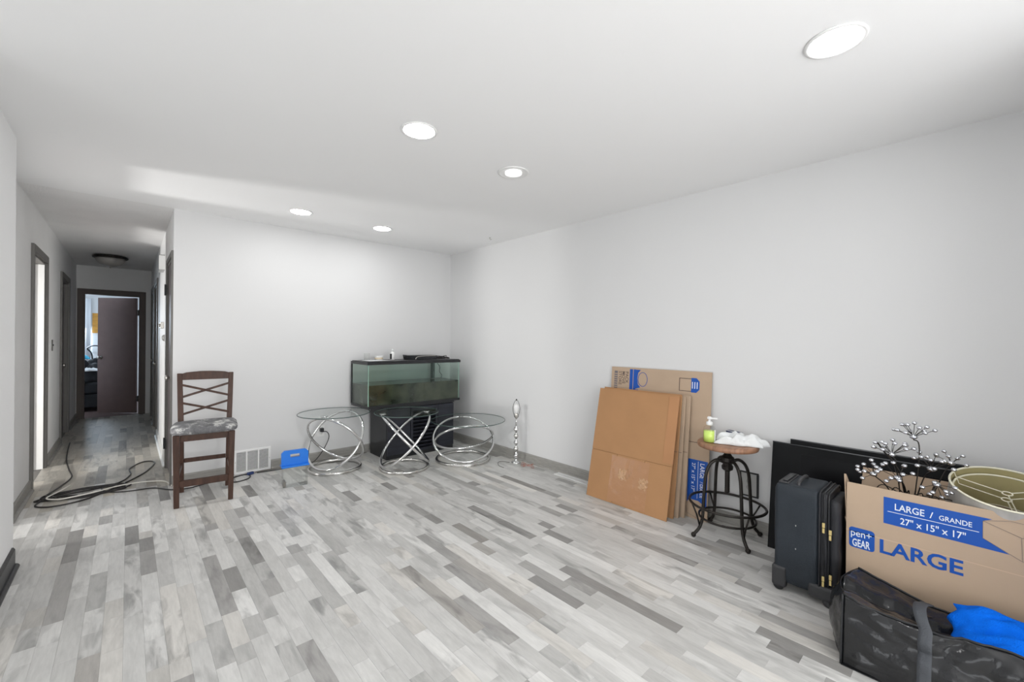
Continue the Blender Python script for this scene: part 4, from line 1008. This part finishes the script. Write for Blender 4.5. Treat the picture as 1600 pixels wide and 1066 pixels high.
# telescopic handle cup and grab handle on top
obj('handle_cup', MB().box(X0 + .03, X1 - .03, .065, .112, H1 - .002, H1 + .006), M['guard'], sc, bevel=.004)
obj('handle_grip', MB().box(X0 + .05, X1 - .05, .074, .096, H1 + .006, H1 + .013), M['black'], sc, bevel=.003)
obj('grab_handle', MB().tube(spline([(-.085, .025, H1 - .004), (-.075, .025, H1 + .012), (-.04, .025, H1 + .02), (.04, .025, H1 + .02), (.075, .025, H1 + .012), (.085, .025, H1 - .004)], 5), .0085, 8), M['guard'], sc)
for sx in (-1, 1):
    xx = X0 + .012 if sx < 0 else X1 - .012
    obj('wheel_housing', MB().box(xx - .02, xx + .02, .065, .132, .022, .13), M['guard'], sc, bevel=.012, seg=3)
    obj('wheel', MB().lathe([(.006, -.012), (.022, -.012), (.026, -.006), (.026, .006), (.022, .012), (.006, .012)], (xx, .102, .0262), 20, Matrix.Rotation(PI / 2, 3, 'Y')), M['black'], sc)
    obj('corner_guard', MB().box(xx - .019, xx + .016, -.152, -.03, .03, .100), M['guard'], sc, bevel=.014, seg=3)
    obj('wheel', MB().lathe([(.006, -.014), (.024, -.014), (.03, -.007), (.03, .007), (.024, .014), (.006, .014)], (xx, -.118, .0302), 20, Matrix.Rotation(PI / 2, 3, 'Y')), M['guard'], sc)
for z_ in (.24, .36): obj('scuff_mark', MB().box(X0 - .0006, X0 + .0002, .022, .026, z_, z_ + .007), M['silver'], sc)

# ------------------------------------------------------------------ large moving box
bxx = thing('moving_box', 'open tan moving carton with blue print reading LARGE beside the suitcase', 'box', (2.63, .425, 0))
# local: u along -Y (world), x depth. face plane at local x=0
BWd, BD, BH, FH = .70, .36, .39, .235
m2 = M['card2']; tq = .005
FM = Matrix(((0, 0, -1, 0), (-1, 0, 0, 0), (0, 1, 0, 0), (0, 0, 0, 1)))   # u->-Y, v->Z, w->-X
obj('front_panel', MB().box(0, tq, -BWd, 0, 0, BH), m2, bxx, bevel=.001)
obj('back_panel', MB().box(BD - tq, BD, -BWd, 0, 0, BH), m2, bxx, bevel=.001)
obj('side_panel', MB().box(tq, BD - tq, -tq, 0, 0, BH), m2, bxx)
obj('side_panel', MB().box(tq, BD - tq, -BWd, -BWd + tq, 0, BH), m2, bxx)
obj('bottom_panel', MB().box(tq, BD - tq, -BWd + tq, -tq, 0, .006), m2, bxx)
obj('front_flap', MB().hexa([(0, -BWd, BH), (tq, -BWd, BH), (tq, 0, BH), (0, 0, BH)], [(-.0, -BWd, BH + FH), (tq, -BWd, BH + FH), (tq, -.002, BH + FH), (-.0, -.002, BH + FH)]), m2, bxx)
obj('back_flap', MB().hexa([(BD - tq, -BWd, BH), (BD, -BWd, BH), (BD, -.0, BH), (BD - tq, -.0, BH)], [(BD + .07, -BWd, BH + FH - .012), (BD + .075, -BWd, BH + FH - .012), (BD + .075, -.004, BH + FH - .012), (BD + .07, -.004, BH + FH - .012)]), m2, bxx)
obj('side_flap', MB().hexa([(.006, -.005, BH), (BD - .006, -.005, BH), (BD - .006, 0, BH), (.006, 0, BH)], [(.008, .006, BH + FH + .035), (.03, .006, BH + FH + .03), (.03, .011, BH + FH + .03), (.008, .011, BH + FH + .035)]).hexa([(.03, -.005, BH), (BD - .006, -.005, BH), (BD - .006, 0, BH), (.03, 0, BH)], [(.03, .006, BH + .05), (BD - .02, .006, BH + .05), (BD - .02, .011, BH + .05), (.03, .011, BH + .05)]), m2, bxx)
flat('fold_line', rect(.0, BH - .002, BWd, BH + .002), mat('crease', sr(196, 170, 146), .8), bxx, FM)
# print
TOP = BH + FH
flat('blue_banner', [(.139, TOP - .035), (.476, TOP - .035), (.450, TOP - .048), (.450, TOP - .120), (.522, TOP - .162), (.139, TOP - .158)], M['blueink'], bxx, FM)
text('printed_word', 'LARGE', .042, M['whiteink'], bxx, on(FM, .176, TOP - .086, 0, .0012), .014, .80)
text('printed_word', '/', .038, M['whiteink'], bxx, on(FM, .293, TOP - .086, 0, .0012), .012, 1.0)
text('printed_word', 'GRANDE', .030, M['whiteink'], bxx, on(FM, .321, TOP - .086, 0, .0012), .012, .82)
flat('printed_line', rect(.153, TOP - .1005, .440, TOP - .098), M['whiteink'], bxx, FM, .0009, .0013)
text('printed_word', '27" x 15" x 17"', .041, M['whiteink'], bxx, on(FM, .196, TOP - .145, 0, .0012), .012, .82)
text('large_print', 'LARGE', .088, M['blueink'], bxx, on(FM, .122, TOP - .300, 0, .0008), .024, 1.04, .0006)
# logo badge
bp = []
for (cx_, cy_, a0) in ((.094, TOP - .228, 0), (.026, TOP - .228, PI / 2), (.026, TOP - .298, PI), (.094, TOP - .298, 3 * PI / 2)):
    for k in range(5): a = a0 + PI / 2 * k / 4; bp.append((cx_ + .014 * math.cos(a), cy_ + .014 * math.sin(a)))
flat('logo_badge', bp, M['blueink'], bxx, FM)
text('logo_word', 'pen+', .047, M['whiteink'], bxx, on(FM, .017, TOP - .256, 0, .0012), .004, .84)
text('logo_word', 'GEAR', .050, M['whiteink'], bxx, on(FM, .024, TOP - .304, 0, .0012), .022, .53)
# carton drawing on the print
cl = [((.450, TOP - .048), (.450, TOP - .120)), ((.450, TOP - .048), (.522, TOP - .027)), ((.522, TOP - .027), (.66, TOP - .032)), ((.450, TOP - .048), (.553, TOP - .085)), ((.553, TOP - .085), (.66, TOP - .060)), ((.553, TOP - .085), (.556, TOP - .178)), ((.450, TOP - .120), (.556, TOP - .178)), ((.556, TOP - .178), (.66, TOP - .150))]
for a, b in cl:
    obj('carton_drawing_line', MB().beam(FM @ Vector((*a, .0008)), FM @ Vector((*b, .0008)), .0022, .0008, (1, 0, 0)), M['greyink'], bxx)

# lamp shades nested in the box
def shade(lab, c, R, az, ti, depth, k_out, name):
    nn = Vector((math.sin(ti) * math.cos(az), math.sin(ti) * math.sin(az), math.cos(ti)))
    q = nn.to_track_quat('Z', 'Y').to_matrix()
    tt = thing(name, lab, 'lampshade', c)
    obj('outer_fabric', MB().lathe([(R, 0), (R * k_out, -depth)], seg=64, mtx=q).v and _open(R, R * k_out, 0, -depth, q), M['shadeout'], tt)
    obj('lining', _open(R - .003, R * k_out - .003, -.001, -depth + .001, q), M['shadein'], tt)
    obj('rim_tape', MB().tube([q @ Vector((R * math.cos(2 * PI * k / 72), R * math.sin(2 * PI * k / 72), 0)) for k in range(72)], .0042, 8, True), M['cream'], tt)
    obj('rim_tape', MB().tube([q @ Vector((R * k_out * math.cos(2 * PI * k / 72), R * k_out * math.sin(2 * PI * k / 72), -depth)) for k in range(72)], .0042, 8, True), M['cream'], tt)
    sp_ = MB().tube([q @ Vector((.015 * math.cos(2 * PI * k / 20), .015 * math.sin(2 * PI * k / 20), -.022)) for k in range(20)], .0025, 6, True)
    for k in range(3):
        a = 2 * PI * k / 3 + 2.6
        sp_.tube([q @ Vector((.015 * math.cos(a), .015 * math.sin(a), -.022)), q @ Vector(((R - .01) * math.cos(a), (R - .01) * math.sin(a), -.022)), q @ Vector(((R - .003) * math.cos(a), (R - .003) * math.sin(a), -.002))], .0022, 6)
    obj('spider_fitter', sp_, M['cream'], tt)
    return tt


def _open(r0, r1, z0, z1, q, seg=72):
    mb = MB(); vs = []
    for r_, z_ in ((r0, z0), (r1, z1)):
        for k in range(seg): a = 2 * PI * k / seg; vs.append(q @ Vector((r_ * math.cos(a), r_ * math.sin(a), z_)))
    return mb.add(vs, [(k, (k + 1) % seg, seg + (k + 1) % seg, seg + k) for k in range(seg)], True)


SH = (2.788, -.097, .690)
shade('silvery drum lampshade with cream rim lying open in the large carton', SH, .174, 3.33, .29, .16, 1.06, 'drum_lampshade')
nn = Vector((math.sin(.29) * math.cos(3.33), math.sin(.29) * math.sin(3.33), math.cos(.29)))
shade('smaller drum lampshade nested inside the silvery one', tuple(Vector(SH) - nn * .03), .162, 3.33, .29, .15, 1.0, 'drum_lampshade')

# crystal wire flower ornament standing in the box
fl = thing('crystal_flower_spray', 'dark wire flower ornament with clear crystal beads sticking out of the carton', 'ornament', (2.80, .20, .01))
FO = Vector((2.80, .20, .01))
heads = [  # hub, stem route, axis, n, radius, depth
    ((2.76, .195, .868), (2.76, .175, .78), (.1, 0, 1), 14, .078, .8),
    ((2.72, .268, .777), (2.74, .25, .70), (.05, .05, 1), 14, .082, .9),
    ((2.76, .135, .728), (2.78, .17, .64), (-.15, -.1, 1), 12, .078, .9),
    ((2.70, .245, .672), (2.76, .22, .60), (-.5, .2, .9), 11, .072, .8),
    ((2.72, .335, .665), (2.77, .27, .56), (-.3, .5, .7), 11, .065, .6),
    ((2.72, .115, .670), (2.77, .15, .56), (-.5, -.2, -.6), 10, .062, .6),
    ((2.935, .075, .735), (2.93, .11, .65), (0, -.2, 1), 6, .062, .7)]
rr = random.Random(21)
for (hub, mid, ax_, n, R, dp) in heads:
    hub = Vector(hub) - FO; mid = Vector(mid) - FO; ax_ = Vector(ax_).normalized()
    root = Vector((rr.uniform(-.02, .02), rr.uniform(-.02, .02), .0))
    obj('stem', MB().tube(spline([root, Vector((root.x * 2 - .01, root.y * 2, .25)), mid, hub - ax_ * .012, hub], 8), .0028, 6), M['darkmetal'], fl)
    hd = obj('flower_head', MB().ball(hub, .016, 12, 6, (1, 1, .75)), M['crystal'], fl)
    u = ax_.orthogonal().normalized(); w_ = ax_.cross(u)
    for k in range(n):
        a = 2 * PI * k / n + rr.uniform(-.2, .2); lean = (1.18 if k % 2 else .75) + rr.uniform(-.15, .15)
        d = (ax_ * math.cos(lean) + (u * math.cos(a) + w_ * math.sin(a)) * math.sin(lean)).normalized()
        tip = hub + d * R * rr.uniform(.85, 1.08)
        bd_ = obj('bead', MB().tube([hub, tip], .0013, 5).ball(tip, .0105, 10, 6, (1, 1, .8)), M['crystal'], hd)
        me = bd_.data; me.materials.append(M['darkmetal'])
        for p_ in me.polygons:
            if len([1 for v_ in p_.vertices if (me.vertices[v_].co - tip).length < .0108]) != len(p_.vertices) or (p_.center - tip).length < .003: p_.material_index = 1
bp_ = [Vector((2.68, .315, .83)) - FO, Vector((2.70, .292, .785)) - FO, Vector((2.73, .262, .735)) - FO, Vector((2.75, .235, .66)) - FO, Vector((2.79, .21, .45)) - FO]
obj('stem', MB().tube(spline(bp_, 6), .004, 6), M['darkmetal'], fl)
for k in range(6):
    obj('stem', MB().tube(spline([(0, .0, .3), (.0 + .02 * k - .05, -.03 + .02 * k, .5), (-.03 - .008 * k, .10 - .045 * k, .60), (-.02, .15 - .06 * k, .52)], 8), .0024, 6), M['darkmetal'], fl)

# ------------------------------------------------------------------ glossy black bag
bg = thing('black_tote_bag', 'large glossy black laminated tote bag slumped in front of the carton', 'bag', (2.36, 0.362, 0))
mbag = mat('black_laminate', (0.012, 0.0125, 0.014), .17, bump=.5, bscale=16, var=.3, vscale=5, spec=.55)
LBag = .84


def wr(p, s_, a):   # creased plastic sheet: ridged noise
    q = Vector(p) * s_
    return a * ((1 - 2.4 * abs(mn.noise(q))) * .8 + .55 * (1 - 2.4 * abs(mn.noise(q * 2.1 + Vector((5, 1, 2))))) - .7)


def front_side(u, v):   # u along -Y, v up (bottom -> rim)
    y_ = -LBag * u
    bul = .035 * math.sin(PI * v) * min(1, u * 4)
    x_ = -.195 + .03 * v - bul * .8 - .02 * min(1, u * 3) * (1 - v)
    z_ = .27 * v - .02 * math.sin(PI * min(1, u * 2.2)) * v + .012 * mn.noise(Vector((u * 5, 3, 1))) * v
    p = Vector((x_, y_, z_)); e = min(1, u * 12) * min(1, v * 6 + .1)
    p.x += wr((x_, y_ * .7, z_), 7, .020) * e
    p.z += wr((y_, z_, 2), 9, .006) * v
    return p


def back_side(u, v):
    y_ = -LBag * u + .0
    x_ = .16 - .02 * math.sin(PI * v)
    z_ = .262 * v - .066 * min(1, u * 3.5) * v
    return Vector((x_ + wr((y_, z_, 7), 6, .01) * v, y_, z_))


def end_side(u, v):   # u from front to back
    a = front_side(0, v); b = back_side(0, v)
    p = a.lerp(b, u); p.y += .07 * math.sin(PI * u) * math.sin(PI * (.15 + .70 * v)) + (wr(p, 9, .012) * math.sin(PI * u) if v < .99 else 0)
    return p


obj('front_side', MB().grid(front_side, 70, 26), mbag, bg, solid=.002)
obj('back_side', MB().grid(back_side, 50, 14), mbag, bg, solid=.002)
obj('end_gusset', MB().grid(end_side, 24, 24), mbag, bg, solid=.002)
obj('bottom', MB().box(-.205, .16, -LBag, 0, .0, .004), mbag, bg)


def top_flap(u, v):   # closed part of the top near the left end, v front->back
    uu = u * .40
    a = front_side(uu, 1); b = back_side(uu, 1)
    p = a.lerp(b, v); p.y += .07 * math.sin(PI * v) * math.sin(PI * .85) * (1 - u) ** 2; p.z += -.03 * math.sin(PI * v) * (.3 + u) - .035 * math.exp(-((v - .42 - .2 * u) * 9) ** 2) + wr((p.x, p.y, 4), 7, .016) * math.sin(PI * v)
    return p


obj('top_flap', MB().grid(top_flap, 36, 26), mbag, bg, solid=.002)
obj('end_gusset', MB().grid(lambda u, v: end_side(0, 1).lerp(end_side(0, 1), 0) if False else Vector((-.205 + .365 * u, -LBag, .25 * v)), 6, 6), mbag, bg, solid=.002)
obj('binding', MB().tube([front_side(0, v / 12) + Vector((-.003, .002, 0)) for v in range(13)], .004, 6), M['black'], bg)
obj('binding', MB().tube([front_side(u / 50, 1) + Vector((0, 0, .002)) for u in range(51)], .004, 6), M['black'], bg)
obj('binding', MB().tube([back_side(u / 50, 1) + Vector((0, 0, .002)) for u in range(51)], .004, 6), M['black'], bg)
# webbing strap up the front and over the top


def strap(us, w0=.038):
    path = []
    for k in range(14): path.append((front_side(us, k / 13) + Vector((-.006, 0, 0)), us))
    P = [p for p, _ in path]
    P += [P[-1] + Vector((.02, .012, .028)), P[-1] + Vector((.06, .02, .045)), P[-1] + Vector((.13, .02, .035)), P[-1] + Vector((.22, .015, .0)), P[-1] + Vector((.30, .01, -.03))]
    P = spline(P, 4); mb = MB(); n_ = len(P) - 1
    mb.grid(lambda u, v: P[round(u * n_)] + Vector((0, (v - .5) * w0, .002 * math.sin(v * 3))), n_, 3)
    return mb


obj('strap', strap(.29), M['webbing'], bg, solid=.003)
obj('strap', strap(.80), M['webbing'], bg, solid=.003)


# blue fleece spilling out of the bag
def fleece(u, v):
    x_ = (u - .5) * 2; y_ = (v - .5) * 2
    e = max(0, 1 - abs(x_) ** 4) ** .6 * max(0, 1 - abs(y_) ** 6) ** .6
    z_ = .055 + .06 * x_ + e * (.055 + .03 * mn.noise(Vector((x_ * 2.2, y_ * 2.6, 1))) - .03 * abs(mn.noise(Vector((x_ * 3.5 + y_, y_ * 4.5, 9)))) + .022 * math.sin(y_ * 5 + x_ * 4 + 2 * mn.noise(Vector((x_ * 2, y_ * 2, 4)))))
    return (x_ * .150 + .012 * mn.noise(Vector((y_ * 4, 1, x_))), y_ * .29 + .03 * mn.noise(Vector((x_ * 3, 5, y_))), z_)


tag(obj('blue_fleece', MB().grid(fleece, 70, 70), M['fleece'], solid=.006, loc=(2.345, -.235, .135)), 'bright blue fleece blanket spilling out of the black bag', 'blanket')

# ------------------------------------------------------------------ bedroom beyond the end door
bed = thing('bed', 'low bed in the far bedroom under a heap of dark clothes', 'bed', (-.95, 11.05, 0))
obj('frame', MB().box(-.65, .75, -.75, .95, .08, .30).box(-.6, -.5, -.7, -.6, 0, .08).box(.6, .7, -.7, -.6, 0, .08).box(-.6, -.5, .8, .9, 0, .08).box(.6, .7, .8, .9, 0, .08), M['darkcloth'], bed, bevel=.01)
obj('mattress', MB().box(-.63, .73, -.73, .93, .30, .50), M['darkcloth'], bed, bevel=.05, seg=3)
blob('clothes_heap', 'heap of black clothes on the far bedroom bed', 'clothes', (-.85, 11.05, .50), 1.25, 1.5, .42, M['darkcloth'], 5.1)
blob('white_garment', 'white crumpled garment on the front of the dark heap', 'clothes', (-.52, 10.50, .70), .26, .22, .06, M['whitecloth'], 8.1, .6, 20)
blob('aqua_garment', 'aqua blue cloth on top of the dark heap in the far bedroom', 'clothes', (-.68, 10.9, .90), .30, .34, .09, M['aqua'], 9.4, .2, 20)
tag(obj('bent_hose', MB().tube(spline([(-.50, 11.3, .86), (-.52, 11.3, 1.0), (-.57, 11.3, 1.08), (-.50, 11.3, 1.13), (-.40, 11.3, 1.12), (-.34, 11.3, 1.05)], 6), .012, 8), M['black']), 'bent dark tube rising behind the heap in the bedroom', 'tube')
tag(obj('wall_poster', MB().box(-.56, -.30, 12.49, 12.498, 1.38, 1.80), M['yellow']), 'yellow poster on the far bedroom wall beside the door', 'poster')
tag(obj('wall_paper', MB().box(-.56, -.30, 12.49, 12.498, .98, 1.33), M['paper']), 'pale sheet on the bedroom wall below the yellow poster', 'poster')
